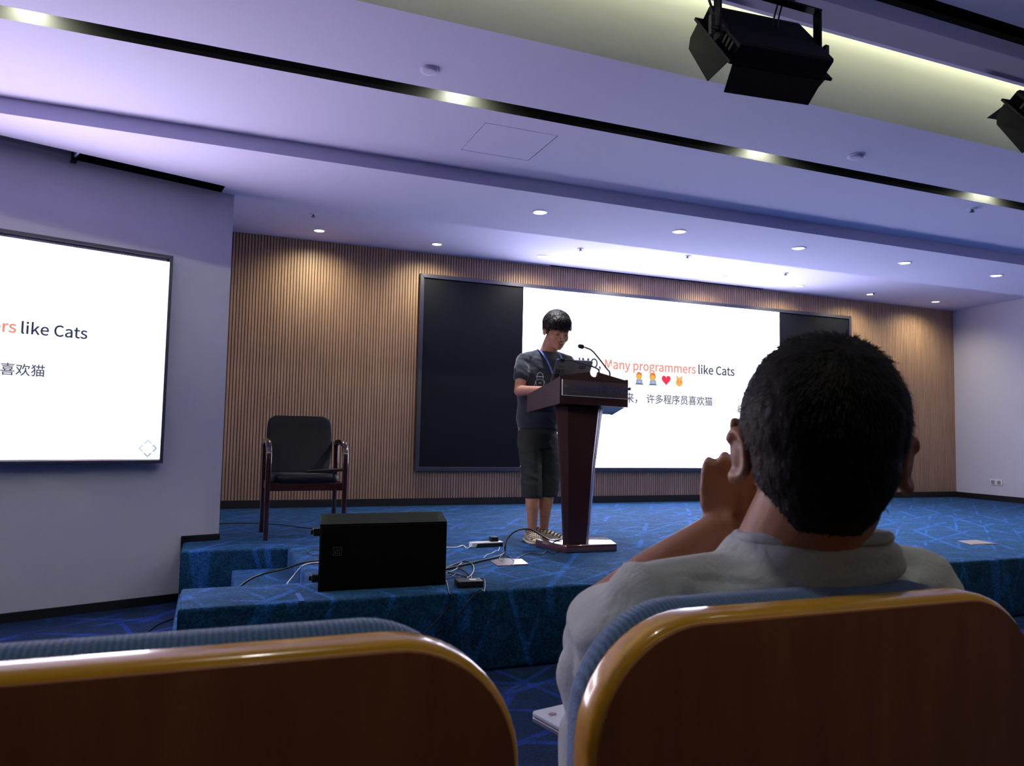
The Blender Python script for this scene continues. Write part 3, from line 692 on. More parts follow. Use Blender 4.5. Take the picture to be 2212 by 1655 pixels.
o = place_text(me, 'sign_lettering', mat('blue_lettering', (.015, .022, .15), .45), (2.165, 4.4115, 1.4225), Vector((1, 0, -.019)), Vector((0, 0, 1)), t)
for x in (2.128, 2.596):
    bm = bmesh.new(); cyl(bm, (x, 4.402, 1.462), (x, 4.45, 1.462), .0075, n=14); cyl(bm, (x, 4.401, 1.462), (x, 4.408, 1.462), .010, n=14); finish(bm, 'standoff_screw', M_CHROME, t, smooth=40)
# gooseneck microphones stand on the desk board
def mic(pts, label, ball, ring):
    ball *= 1.18
    t = thing('gooseneck_microphone', pts[0], label, 'microphone', 'lectern microphones')
    bm = bmesh.new(); P = smooth_path(pts, 8); tube(bm, P, .0047, 8); finish(bm, 'gooseneck', M_CABLE, t, smooth=60)
    d = (Vector(pts[-1])-Vector(pts[-2])).normalized(); e = Vector(pts[-1])
    bm = bmesh.new(); cap(bm, e+d*.006, e+d*.022, ball, ball*.92); finish(bm, 'foam_windscreen', mat('foam_black', (.012, .012, .016), .95, bump=.8, bscale=500), t, smooth=60)
    bm = bmesh.new(); cyl(bm, e-d*.016, e-d*.001, .0048, .0065, n=12); finish(bm, 'light_ring', emit('mic_ring_pink', (.85, .1, .55), .9) if ring else M_BLKPL, t)
    bm = bmesh.new(); b = Vector(pts[0]); cyl(bm, b+Vector((0, 0, -.004)), b+Vector((0, 0, .012)), .011, .008, n=14); finish(bm, 'socket', M_BLKPL, t)
Q = lambda px, py, y: atY(px, py, y)
b1_ = Q(1317, 810, 4.50); b1_.z = 1.489
mic([b1_, Q(1317, 806, 4.50), Q(1311, 797, 4.50), Q(1290, 770, 4.50), Q(1278, 757, 4.51), Q(1265, 751, 4.51), Q(1259, 749.5, 4.51)], 'lectern gooseneck microphone, the upright one against the white slide', .0125, True)
b2_ = Q(1295, 806, 4.47); b2_.z = 1.494
mic([b2_, Q(1294, 803, 4.47), Q(1289, 796, 4.47), Q(1275, 790.5, 4.465), Q(1250, 783, 4.46), Q(1232, 777.5, 4.45), Q(1218, 777.5, 4.445)], 'lectern gooseneck microphone bent low across the laptop lid', .0125, False)

# ------------------------------------------------------------------ laptop on the lectern
t = thing('laptop', (2.25, 4.70, 1.45), 'open grey laptop with stickers standing on the lectern', 'laptop')
hin = Vector((2.11, 4.635, 1.453)); sl_ = Vector((0, .155, -.0467)).normalized()
Lw = .268
bm = bmesh.new()
prism(bm, [hin, hin+Vector((Lw, 0, 0)), hin+Vector((Lw, 0, 0))+sl_*.15, hin+sl_*.15], (0, .003, .010), bev=.002); finish(bm, 'base', M_ALU, t)
up = (Vector((0, 4.513, 1.645))-Vector((0, 4.632, 1.463))).normalized(); hl = Vector((2.11, 4.632, 1.463)); LH = .217
pl = []
for cx, cy, a0 in ((Lw-.010, LH-.010, 0), (.010, LH-.010, 90)):
    for k in range(5): a = math.radians(a0+k*22.5); pl.append((cx+.010*math.cos(a), cy+.010*math.sin(a)))
pl = [(0, 0), (Lw, 0)]+pl
nl = Vector((1, 0, 0)).cross(up); 
if nl.y > 0: nl = -nl
L3 = lambda x, y, k=0: hl+Vector((1, 0, 0))*x+up*y+nl*k
bm = bmesh.new(); prism(bm, [L3(x, y, .003) for x, y in pl], nl*-.006, bev=.0015, seg=2); lid = finish(bm, 'lid', M_ALU, t)
bm = bmesh.new(); prism(bm, [L3(0, .0, .004), L3(.003, .0, .004), L3(.003, LH-.004, .004), L3(0, LH-.004, .004)], nl*-.008); prism(bm, [L3(0.002, LH-.001, .004), L3(Lw-.01, LH-.001, .004), L3(Lw-.01, LH+.001, .004), L3(0.002, LH+.001, .004)], nl*-.008)
finish(bm, 'lid_edge', M_CHROME, lid)
bm = bmesh.new(); prism(bm, [L3(.008, .01, -.0045), L3(Lw-.008, .01, -.0045), L3(Lw-.008, LH-.01, -.0045), L3(.008, LH-.01, -.0045)], nl*-.0005); finish(bm, 'display', emit('laptop_display', (.30, .30, .32), .6), lid)
def sticker(x0, y0, x1, y1, col, name='sticker', k=.0040, n=0):
    bm = bmesh.new()
    if n: bm.faces.new([bm.verts.new(L3((x0+x1)/2+(x1-x0)/2*math.cos(2*PI*i/n), (y0+y1)/2+(y1-y0)/2*math.sin(2*PI*i/n), k)) for i in range(n)])
    else: bm.faces.new([bm.verts.new(L3(x, y, k)) for x, y in ((x0, y0), (x1, y0), (x1, y1), (x0, y1))])
    return finish(bm, name, mat('sticker_%d_%d_%d' % tuple(int(c*999) for c in col), col, .5), lid)
gy, dk = (.30, .32, .33), (.02, .02, .025)
sticker(.016, LH-.062, .080, LH-.030, gy)
for i in range(12): sticker(.020+i*.0046, LH-.050, .0225+i*.0046, LH-.050+(.012 if i in (0, 4, 7, 11) else .008), dk, 'sticker_print', .0044)
sticker(.024, LH-.057, .070, LH-.0545, dk, 'sticker_print', .0044)
sticker(.014, LH-.098, .046, LH-.070, (.12, .12, .13)); sticker(.017, LH-.094, .043, LH-.080, dk, 'sticker_print', .0044); sticker(.020, LH-.090, .040, LH-.084, (.25, .24, .24), 'sticker_print', .0047)
sticker(.050, LH-.094, .074, LH-.066, (.42, .15, .07), n=20)
sticker(.055, LH-.0825, .069, LH-.0775, (.10, .02, .02), 'sticker_print', .0044); sticker(.0595, LH-.088, .0645, LH-.072, (.10, .02, .02), 'sticker_print', .0044)
sticker(.014, LH-.135, .048, LH-.103, dk, n=22); sticker(.022, LH-.128, .040, LH-.112, (.25, .07, .05), 'sticker_print', .0044, n=14)
sticker(.178, LH-.060, .222, LH-.036, dk); sticker(.183, LH-.055, .200, LH-.041, (.18, .18, .20), 'sticker_print', .0044, n=12); sticker(.203, LH-.055, .219, LH-.041, (.18, .18, .20), 'sticker_print', .0044)

# ------------------------------------------------------------------ black armchair on the stage
t = thing('armchair', (.64, 5.7, ST), 'black leather armchair with dark glossy wooden arms on the left of the stage', 'chair')
XA, XB = .378, .925
bm = bmesh.new()
prof = []  # backrest outline, seen from the front: slightly tapering towards the bottom, rounded top corners
Zb0, Zb1 = .79, 1.250
def bx_(z, s): 
    k = (z-Zb0)/(Zb1-Zb0); return .640+s*(.212+.028*math.sin(PI*min(1, k*.75)))
rings = []
N = 16
for i in range(N+1):
    k = i/N; z = Zb0+(Zb1-Zb0)*k
    hw = .212+.028*math.sin(PI*min(1, k*.8))
    if k > .9: hw -= .045*((k-.9)/.1)**2.2
    yb_ = 5.84+.13*k+.02*math.sin(PI*k); th = .055-.012*k
    if i == N: th *= .6
    r = []
    for j in range(24):
        a = 2*PI*j/24; ca, sa = math.cos(a), math.sin(a)
        r.append(Vector((.640+hw*math.copysign(abs(ca)**.35, ca), yb_+.5*th*math.copysign(abs(sa)**.6, sa)+.03*(1-abs(ca))*-.3, z)))
    rings.append(r)
loft(bm, rings); finish(bm, 'backrest', M_LEATHER, t, smooth=50)
bm = bmesh.new(); rings = []
for z, k in ((.765, .93), (.785, 1.0), (.815, 1.0), (.835, .95), (.842, .8)):
    rings.append(ering((.648, 5.70, z), .238*k, .225*k, n=32, pw=5))
loft(bm, rings); finish(bm, 'seat', M_LEATHER, t, smooth=50)
bm = bmesh.new(); box(bm, XA+.02, XB-.02, 5.485, 5.505, .72, .775, bev=.003); box(bm, XA+.01, XA+.03, 5.48, 5.93, .72, .775); box(bm, XB-.03, XB-.01, 5.48, 5.93, .72, .775); box(bm, XA+.02, XB-.02, 5.90, 5.92, .72, .775)
finish(bm, 'seat_rail', M_CHWOOD, t)
for s, xc in ((-1, XA+.012), (1, XB-.012)):
    # each side frame: front leg sweeping into the arm and back down the rear leg
    def bar(pts, wx, wy, name):
        bm = bmesh.new(); P = smooth_path(pts, 6); rings = []
        for i, p in enumerate(P):
            d = (P[min(i+1, len(P)-1)]-P[max(i-1, 0)]).normalized(); nrm = Vector((1, 0, 0)).cross(d).normalized()
            w_ = wx[0]+(wx[1]-wx[0])*i/(len(P)-1)
            rings.append([p+Vector((w_/2*a, 0, 0))+nrm*(wy/2*b) for a, b in ((-1, -.7), (-.7, -1), (.7, -1), (1, -.7), (1, .7), (.7, 1), (-.7, 1), (-1, .7))])
        loft(bm, rings); finish(bm, name, M_CHWOOD, t, smooth=50)
    bar([(xc, 5.485, ST), (xc, 5.487, .60), (xc, 5.487, .85)], (.028, .036), .034, 'front_leg')
    bar([(xc, 5.487, .85), (xc, 5.488, .93), (xc, 5.505, 1.00), (xc, 5.56, 1.045), (xc, 5.66, 1.062), (xc, 5.80, 1.060), (xc, 5.935, 1.045)], (.036, .045), .036, 'armrest')
    bar([(xc, 5.945, ST), (xc, 5.935, .70), (xc, 5.93, .90), (xc, 5.94, 1.045)], (.030, .034), .034, 'rear_leg')
bm = bmesh.new(); T = Matrix.Translation((.80, 5.63, .853)) @ Matrix.Rotation(-.18, 4, 'Z') @ Matrix.Rotation(-.07, 4, 'Y')
box(bm, -.13, .12, -.09, .09, -.008, .010, T, bev=.003); tag(finish(bm, 'folder', mat('black_vinyl', (.008, .008, .010), .35)), 'thin black folder lying on the seat of the stage armchair', 'folder')

# ------------------------------------------------------------------ stage monitor speaker
t = thing('stage_speaker', (.82, 3.86, ST), 'black stage speaker lying on its side at the front edge of the stage', 'speaker')
bm = bmesh.new()
x0, x1 = .508, 1.134
R0 = lambda y, z0, z1, i=0: [Vector(p) for p in ((x0+i, y, z0), (x1-i, y, z0), (x1-i, y, z1), (x0+i, y, z1))]
side = [(3.700, ST), (3.700, .698), (3.745, .742), (3.765, .742), (4.03, .66), (4.03, ST)]
tp = lambda y: .11*max(0, (y-3.70)/.33)
loft(bm, [[Vector((x0+tp(y), y, z)) for y, z in side], [Vector((x1-tp(y), y, z)) for y, z in side]])
finish(bm, 'cabinet', M_SPK, t)
bm = bmesh.new(); box(bm, x0+.004, x1-.004, 3.692, 3.702, ST+.012, .692, bev=.004); finish(bm, 'front_grille', M_GRILLE, t)
bm = bmesh.new(); prism(bm, [(x0+.004, 3.698, .697), (x1-.004, 3.698, .697), (x1-.018, 3.743, .7425), (x0+.006, 3.743, .7425)], (0, -.003, .003)); top = finish(bm, 'top_band', M_GRILLT, t)
bm = bmesh.new()
for j in range(6):
    for i in range(66):
        u = x0+.035+i*.0083+(j % 2)*.0041; v = j/6+.08
        if u > x1-.045: continue
        y = 3.695+.043*v; z = .7005+.043*v
        p = [(u-.0030, y, z), (u-.0010, y+.0035, z+.0035), (u+.0012, y+.0035, z+.0035), (u+.0030, y, z), (u+.0012, y-.0010, z-.0010)]
        bm.faces.new([bm.verts.new(Vector(q)+Vector((0, -.0006, .0006))) for q in p])
o = finish(bm, 'grille_holes', mat('hole_black', (.002, .002, .002), .9), top); o['kind'] = 'stuff'
bm = bmesh.new(); lx, lz = .592, .572
for q in ((lx-.020, lx+.020, lz+.018, lz+.0195), (lx-.020, lx+.020, lz-.0195, lz-.018), (lx-.020, lx-.0185, lz-.018, lz+.018), (lx+.0185, lx+.020, lz-.018, lz+.018)): box(bm, q[0], q[1], 3.689, 3.692, q[2], q[3])
bd = finish(bm, 'logo_badge', mat('badge_grey', (.16, .16, .16), .4), t)
me = text('EV', width=.024, h=.024)
place_text(me, 'logo_letters', mat('badge_letter', (.10, .10, .10), .4), (lx+.012, 3.6905, lz-.012), Vector((0, 0, 1)), Vector((-1, 0, 0)), bd)
for z in (.655, .435):
    bm = bmesh.new(); box(bm, x0-.022, x0+.03, 3.76, 3.80, z-.018, z+.018, bev=.004); box(bm, x0-.034, x0-.020, 3.77, 3.79, z-.010, z+.012, bev=.003); finish(bm, 'side_foot', M_BLKPL, t)
for x in (x0+.02, x1-.02):
    for z in (ST+.03, .665):
        bm = bmesh.new(); cyl(bm, (x, 3.695, z), (x, 3.6895, z), .004, n=8); finish(bm, 'grille_screw', M_SPK, t)

# ------------------------------------------------------------------ power strip, boxes, cables, floor plates
t = thing('power_strip', (1.78, 4.87, ST), 'white power strip with a black side lying on the stage left of the lectern', 'power strip')
a, b = atZ(1019, 1184, ST), atZ(1087, 1181, ST); dv = (b-a); L_ = dv.length; dv.normalize(); nv = Vector((-dv.y, dv.x, 0))
T = Matrix([[dv.x, nv.x, 0, a.x], [dv.y, nv.y, 0, a.y], [0, 0, 1, ST], [0, 0, 0, 1]])
bm = bmesh.new(); box(bm, 0, L_, 0, .055, 0, .034, T, bev=.005); finish(bm, 'body', M_WHITE, t, smooth=40)
bm = bmesh.new(); prism(bm, [(.030, -.001, .002), (L_-.004, -.001, .002), (L_-.002, -.001, .026), (.042, -.001, .026)], (0, .003, 0), T); finish(bm, 'black_side', M_BLKPL, t)
bm = bmesh.new(); box(bm, L_*.62, L_*.86, .006, .05, .030, .066, T, bev=.006)
tag(finish(bm, 'charger', M_BLKPL, smooth=40), 'black charger plugged into the white power strip', 'charger')
t = thing('adapter_box', (1.17, 3.68, ST), 'small black box with a pale label beside the speaker at the stage edge', 'box')
a = atZ(966, 1266, ST); 
T = Matrix.Translation((1.235, 3.63, ST)) @ Matrix.Rotation(-.10, 4, 'Z')
bm = bmesh.new(); box(bm, -.065, .065, -.04, .05, 0, .032, T, bev=.005); finish(bm, 'case', M_BLKPL, t, smooth=40)
bm = bmesh.new(); box(bm, .0, .034, -.02, .015, .0325, .0335, T); finish(bm, 'label', M_WHITE, t)
t = thing('floor_box', (1.70, 4.24, ST), 'metal floor box plate, half brown and half shiny, in front of the lectern', 'floor box')
p = [atZ(1058, 1213, ST), atZ(1075, 1223.5, ST), atZ(1142, 1221, ST), atZ(1128, 1209.5, ST), atZ(1085, 1207, ST)]
bm = bmesh.new(); prism(bm, p, (0, 0, .004)); finish(bm, 'plate', mat('worn_brown_plate', (.10, .06, .06), .35, var=.5, vscale=40), t)
p = [atZ(1110, 1221.5, ST), atZ(1142, 1220.5, ST), atZ(1126, 1209.5, ST), atZ(1112, 1211, ST)]
bm = bmesh.new(); prism(bm, [q+Vector((0, 0, .0045)) for q in p], (0, 0, .002)); finish(bm, 'steel_lid', mat('bright_lid', (.72, .70, .85), .28, metal=.35), t)
t = thing('floor_box', (5.52, 4.15, ST), 'flat brownish floor box cover on the carpet at the right of the stage', 'floor box')
p = [atZ(2068, 1169, ST), atZ(2110, 1167.5, ST), atZ(2157, 1176, ST), atZ(2100, 1177.5, ST)]
bm = bmesh.new(); prism(bm, p, (0, 0, .004)); finish(bm, 'cover', mat('brown_cover', (.22, .17, .16), .35), t)
bm = bmesh.new(); c = sum(p, Vector())/4; prism(bm, [c+(q-c)*.86+Vector((0, 0, .004)) for q in p], (0, 0, .002)); finish(bm, 'lid', mat('brown_lid', (.30, .25, .24), .25), t)
bm = bmesh.new(); box(bm, .405, .428, 3.52, 3.70, ST, ST+.0012); 
tag(finish(bm, 'tape_mark', mat('blue_tape', (.02, .08, .36), .6)), 'short strip of blue tape on the front ledge left of the speaker', 'tape')
def cable(name, pts, r, m, label, k=6, group=None):
    bm = bmesh.new(); tube(bm, smooth_path(pts, k), r, 7); o = finish(bm, name, m, smooth=70)
    return tag(o, label, 'cable', group)
G = lambda px, py, r=.004, z=ST: atZ(px, py, z)+Vector((0, 0, r))
cable('power_cable', [G(955, 1184), G(985, 1184), G(1000, 1180), G(1008, 1186), G(1014, 1184), Vector(atZ(1021, 1180, ST+.015))], .004, M_WCABLE, 'white power cable running from behind the speaker to the power strip')
arch = [G(962, 1232, .006), G(1000, 1223, .006), G(1030, 1216, .006), G(1060, 1209, .006), G(1082, 1202, .006), G(1091, 1193, .008), atY(1091, 1182, 4.50), atY(1096, 1165, 4.52), atY(1108, 1151, 4.53), atY(1126, 1143.5, 4.53), atY(1146, 1144, 4.52), atY(1163, 1153, 4.50), atY(1180, 1163, 4.49), atZ(1196, 1168, ST+.057), atZ(1213, 1165, ST+.057)]
cable('microphone_cable', arch, .0058, M_CABLE, 'thick black cable arching up from the stage floor to the lectern base')
cable('coiled_cable', [G(962, 1229), G(985, 1220), G(1003, 1214), G(1018, 1219), G(1023, 1232), G(1017, 1245), G(1008, 1252, .006)], .0050, M_CABLE, 'black cable loop, the widest of those on the right of the speaker')
cable('coiled_cable', [G(962, 1226), G(985, 1227), G(1005, 1236), G(1018, 1249), G(1012, 1254, .006)], .0045, M_CABLE, 'black cable bowing across the loop right of the speaker')
cable('coiled_cable', [G(962, 1238), G(980, 1240), G(1000, 1245), G(1014, 1252, .006)], .0042, M_CABLE, 'low black cable running straight into the small black box')
cable('thin_cable', [G(962, 1252), G(975, 1248), G(984, 1240), G(972, 1243), G(986, 1250), G(996, 1246)], .0022, M_CABLE, 'thin tangled black wire between the speaker and the small box')
cable('thin_cable', [G(962, 1240), G(984, 1232), G(992, 1222), G(998, 1217)], .0022, M_WCABLE, 'thin pale wire crossing the cable loops beside the speaker')
cable('thin_cable', [G(1045, 1206), G(1052, 1200), G(1062, 1197), G(1070, 1192), G(1077, 1190), atY(1079, 1180, 4.84), atY(1077, 1169, 4.88)], .0020, M_WCABLE, 'thin pale charger wire below the power strip')
cable('thin_cable', [G(1105, 1222), G(1114, 1210), G(1130, 1201), G(1147, 1196), G(1162, 1199), G(1172, 1198), G(1182, 1192), G(1194, 1197), G(1205, 1190)], .0026, M_CABLE, 'thin black wire zigzagging from the floor box to the lectern')
cable('thin_cable', [G(1110, 1214), G(1100, 1204), G(1085, 1202), G(1078, 1210), G(1085, 1214)], .0024, M_CABLE, 'short black wire curled over the brown floor plate')
def edge(px, py): return atY(px, py, 3.506)
cable('hanging_cable', [G(955, 1250, .004), G(964, 1258, .004), Vector((edge(970, 1270).x, 3.508, ST-.002)), edge(974, 1285), edge(972, 1305), edge(952, 1332), edge(925, 1360), edge(895, 1390)], .0034, M_CABLE, 'black cable hanging down the stage front right under the speaker')
cable('hanging_cable', [G(1008, 1262, .006), G(1032, 1253, .006), G(1046, 1255, .006), Vector((edge(1046, 1262).x, 3.506, ST-.002)), edge(1036, 1275), edge(1012, 1300), edge(990, 1332), edge(975, 1362), edge(966, 1392)], .0034, M_CABLE, 'black cable from the small box looping down the stage front')
cable('rear_cable', [G(455, 1133), G(530, 1131), G(600, 1134), G(640, 1139), Vector((.48, 3.78, .66)) if False else G(684, 1144)], .0035, M_CABLE, 'thin black cable crossing the stage under the armchair')
wellz = ST
cable('step_cable', [G(692, 1213, .006), G(655, 1218, .006), Vector(atZ(615, 1229, ST-.02)), Vector(atZ(575, 1238, ST-.03)), Vector(atZ(545, 1249, ST-.06)), Vector(atZ(520, 1266, ST-.10)), Vector(atZ(505, 1280, ST-.14))], .006, M_CABLE, 'thick black cable dropping from the speaker into the stair well')
cable('step_cable', [G(692, 1217, .005), G(665, 1220, .005), Vector(atZ(650, 1226, ST-.01)), Vector(atZ(635, 1244, ST-.06)), Vector(atZ(622, 1259, ST-.09)), Vector(atZ(612, 1274, ST-.115))], .005, M_WCABLE, 'white cable dropping from the speaker into the stair well')
cable('thin_cable', [G(692, 1190, .003), G(675, 1189, .003), G(664, 1193, .003), G(670, 1199, .003), G(690, 1201, .003)], .0026, M_CABLE, 'small black cable loop left of the speaker')
cable('floor_cable', [G(300, 1382, .004, 0), G(330, 1358, .004, 0), G(352, 1346, .004, 0), G(376, 1338, .004, 0), G(400, 1334, .004, 0)], .0045, M_CABLE, 'black cable on the hall carpet left of the stage corner')

# ------------------------------------------------------------------ PEOPLE
def head_parts(bm, T, ears=True):
    ell(bm, (0, -.012, .036), (.075, .094, .084), T, 28, 20)
    ell(bm, (0, .028, -.030), (.061, .066, .078), T, 24, 18)
    ell(bm, (0, .052, -.078), (.038, .036, .030), T)
    ell(bm, (0, .070, -.096), (.020, .016, .014), T)
    for s in (-1, 1):
        ell(bm, (s*.040, .050, -.030), (.024, .032, .030), T)
        ell(bm, (s*.012, .098, -.040), (.0075, .010, .0070), T)
        if ears:
            ell(bm, (s*.079, -.006, -.008), (.008, .019, .031), T, rot=Matrix.Rotation(s*.35, 3, 'Z'))
        ell(bm, (s*.031, .083, -.002), (.015, .008, .009), T)       # closed lids
        cap(bm, (s*.016, .090, .016), (s*.046, .077, .016), .0075, .006, T, 10)
    cap(bm, (0, .093, .008), (0, .113, -.034), .0075, .0095, T, 12)
    ell(bm, (0, .112, -.036), (.010, .009, .008), T)
    ell(bm, (0, .094, -.060), (.023, .009, .0055), T)
    ell(bm, (0, .091, -.070), (.019, .009, .0065), T)
    ell(bm, (0, .066, .042), (.048, .024, .032), T)
def frame4(c, yaw, pitch, roll=0):
    """local +y looks along the gaze, yaw measured from +Y towards +X"""
    return Matrix.Translation(c) @ Matrix.Rotation(-yaw, 4, 'Z') @ Matrix.Rotation(pitch, 4, 'X') @ Matrix.Rotation(roll, 4, 'Y')
def hand(bm, T, curl=.5, spread=.1, s=1.0):
    """palm from wrist (origin) along +y, back of the hand +z, thumb on +x side"""
    pr = [(-.030, 0), (-.010, 0), (.011, 0), (.030, 0)]
    ell(bm, (0, .045*s, -.002), (.039*s, .050*s, .014*s), T)
    ell(bm, (0, .012*s, 0), (.028*s, .028*s, .017*s), T)
    base = [(-.030, .082), (-.010, .090), (.011, .088), (.029, .080)]; lens = [.062, .078, .083, .073]
    for (bx, by), L, i in zip(base, lens, range(4)):
        p = Vector((bx*s, (by-.03)*s, 0)); d = Vector(((i-1.5)*spread*.3, 1, 0)).normalized(); ang = 0
        p2 = Vector((bx*s, by*s, .001))
        cap(bm, p, p2, .0095*s, .0095*s, T, 10); p = p2
        for seg, (f, r) in enumerate(((.42, .0088), (.32, .0080), (.26, .0072))):
            ang += curl*(.9 if seg == 0 else 1.1)
            dd = Vector((d.x*math.cos(ang), math.cos(ang), -math.sin(ang)))
            q = p+dd*(L*f*s); cap(bm, p, q, r*s, r*s*.93, T, 10); p = q
    p = Vector((.022*s, .02*s, -.006*s))
    for q, r0, r1 in ((Vector((.046, .052, -.018)), .013, .011), (Vector((.053, .082, -.030)), .0105, .009), (Vector((.050, .104, -.042)), .009, .0075)):
        q = q*s; cap(bm, p, q, r0*s, r1*s, T, 10); p = q

# ---- speaker behind the lectern
HC = Vector((2.325, 4.985, 1.905))
TH = frame4(HC, PI+.02, -.34) @ Matrix.Scale(1.14, 4)          # faces the hall, head bowed
bm = bmesh.new(); head_parts(bm, TH)
nb = Vector((2.290, 5.075, 1.735))
cap(bm, TH @ Vector((0, -.025, -.045)), nb, .060, .062); cap(bm, nb, nb+Vector((0, .01, -.10)), .062, .078)
byaw = -.12
def tr(z, cx, cy, rx, ry): return ering((cx, cy, z), rx, ry, byaw, 24)
loft(bm, [tr(1.08, 2.235, 5.10, .14, .095), tr(1.20, 2.235, 5.10, .145, .10), tr(1.35, 2.24, 5.10, .145, .10), tr(1.53, 2.255, 5.10, .16, .105), tr(1.63, 2.265, 5.095, .165, .10), tr(1.69, 2.27, 5.09, .145, .085), tr(1.73, 2.28, 5.085, .08, .06)])
RS, RE = Vector((2.105, 5.075, 1.690)), Vector((2.055, 5.020, 1.455)); RW = Vector((2.150, 4.795, 1.455))
LS, LE = Vector((2.450, 5.055, 1.690)), Vector((2.500, 4.97, 1.465)); LW = Vector((2.350, 4.80, 1.465))
cap(bm, RS, RE, .046, .039); cap(bm, RE, RW, .040, .026); cap(bm, LS, LE, .046, .039); cap(bm, LE, LW, .040, .026)
Rh = Vector((2.205, 4.745, 1.462)); 
def aim(p, d, upv=(0, 0, 1), flip=1):
    y = Vector(d).normalized(); z = Vector(upv); z = (z-y*z.dot(y)).normalized(); x = y.cross(z)*flip
    return Matrix([[x[i], y[i], z[i], p[i]] for i in range(3)]+[[0, 0, 0, 1]])
hand(bm, aim(RW, (.45, -.85, .10), flip=-1), .30, .1, .9); hand(bm, aim(LW, (-.35, -.9, .10), flip=1), .30, .1, .9)
RK, RA = Vector((2.165, 5.03, .86)), Vector((2.158, 4.985, .475)); LK, LA = Vector((2.325, 5.05, .86)), Vector((2.266, 5.02, .475))
cap(bm, (2.180, 5.10, 1.13), RK, .070, .056); cap(bm, RK, RA+Vector((0, 0, .16)), .054, .049); cap(bm, RA+Vector((0, 0, .16)), RA, .046, .031)
cap(bm, (2.30, 5.10, 1.14), LK, .080, .056); cap(bm, LK, LA+Vector((.01, 0, .16)), .054, .049); cap(bm, LA+Vector((.01, 0, .16)), LA, .046, .031)
for A_, d in ((RA, Vector((-.02, -.13, 0))), (LA, Vector((.10, -.09, 0)))):
    cap(bm, A_+Vector((0, .02, -.03)), A_+Vector((0, .02, -.05)), .032, .030); cap(bm, A_+Vector((0, 0, -.045)), A_+d*.8+Vector((0, 0, -.068)), .028, .014)
body = organic(bm, 'person', M_SKIN, .0045, 3, .5)
tag(body, 'person in dark T-shirt and cropped trousers standing behind the lectern, looking down', 'person')
# hair: bowl with fringe
bm = bmesh.new()
ell(bm, (0, -.014, .044), (.091, .110, .092), TH, 32, 24); ell(bm, (0, .045, .062), (.072, .056, .050), TH); 
for s in (-1, 1): ell(bm, (s*.066, -.004, .022), (.026, .060, .056), TH)
for i in range(26):
    a = -1.25+2.5*i/25; r0 = Vector((math.sin(a)*.077, math.cos(a)*.090-.002, .062)); r1 = Vector((math.sin(a)*.086, math.cos(a)*.098+.001, .026+random.uniform(-.006, .008)-.012*(a < -.9)))
    cap(bm, r0, r1, .012, .0035, TH, 8)
TI = TH.inverted()
def cutface(p):
    q = TI @ p
    if q.y > .052: return q.z < .020
    if q.y > .020: return q.z < .004
    if q.y > -.022: return q.z < .006
    return q.z < -.078
organic(bm, 'hair', M_HAIR, .004, 2, .4, body, cut=cutface, disp=lambda p, n: .0035*noise.noise(Vector(((TI @ p).x*130, (TI @ p).y*50, (TI @ p).z*24))))
def facebit(name, pts, r, m, parent=body):
    bm = bmesh.new(); P = smooth_path([TH @ Vector(p) for p in pts], 5); n = len(P)
    tube(bm, P, [r*(.35+.65*math.sin(PI*(i+.5)/n)) for i in range(n)], 8); return finish(bm, name, m, parent, smooth=60)
M_BROW = mat('brow', (.02, .015, .018), .8); M_LIP = mat('lip', (.30, .10, .09), .5)
for s in (-1, 1):
    facebit('eyebrow', [(s*.014, .0985, .020), (s*.030, .0935, .024), (s*.048, .082, .019)], .0042, M_BROW)
    facebit('eyelashes', [(s*.018, .0915, -.006), (s*.031, .0925, -.0095), (s*.045, .084, -.006)], .0024, M_BROW)
    facebit('nostril', [(s*.004, .1135, -.0440), (s*.010, .109, -.0440)], .0022, M_BROW)
facebit('mouth', [(-.022, .0975, -.0655), (-.010, .1035, -.0645), (0, .1040, -.0655), (.010, .1035, -.0645), (.022, .0975, -.0655)], .0022, mat('mouth_line', (.08, .02, .025), .6))
facebit('lower_lip', [(-.015, .0985, -.0700), (0, .1025, -.0718), (.015, .0985, -.0700)], .0040, M_LIP)
hair1 = [o for o in body.children if o.name.startswith('hair')][0]
def strands(hair, TI_, wh, n, seed, L0, L1, lift, parent, hang=0.0):
    bm = bmesh.new(); vs = [(v.co.copy(), v.normal.copy()) for v in hair.data.vertices]; rnd = random.Random(seed)
    for i in range(n):
        p, nn = vs[rnd.randrange(len(vs))]; away = (p-wh); away = away-nn*away.dot(nn)
        if away.length > 1e-6: away.normalize()
        L_ = rnd.uniform(L0, L1); d = (away+nn*lift*rnd.random()+Vector((0, 0, -hang))+Vector((rnd.uniform(-.3, .3), rnd.uniform(-.3, .3), rnd.uniform(-.3, .3)))).normalized()
        sd = d.cross(nn).normalized()*.0012; a = p-nn*.001; b = a+d*L_*.6+nn*.001; c = a+d*L_-nn*.12*L_
        va = [bm.verts.new(x) for x in (a-sd, a+sd, b+sd*.7, b-sd*.7, c)]
        bm.faces.new((va[0], va[1], va[2], va[3])); bm.faces.new((va[3], va[2], va[4]))
    o = finish(bm, 'hair_strands', M_STRAND, parent); o['kind'] = 'stuff'; return o
strands(hair1, TI, TH @ Vector((0, -.04, .15)), 2600, 5, .014, .034, .25, hair1, .25)
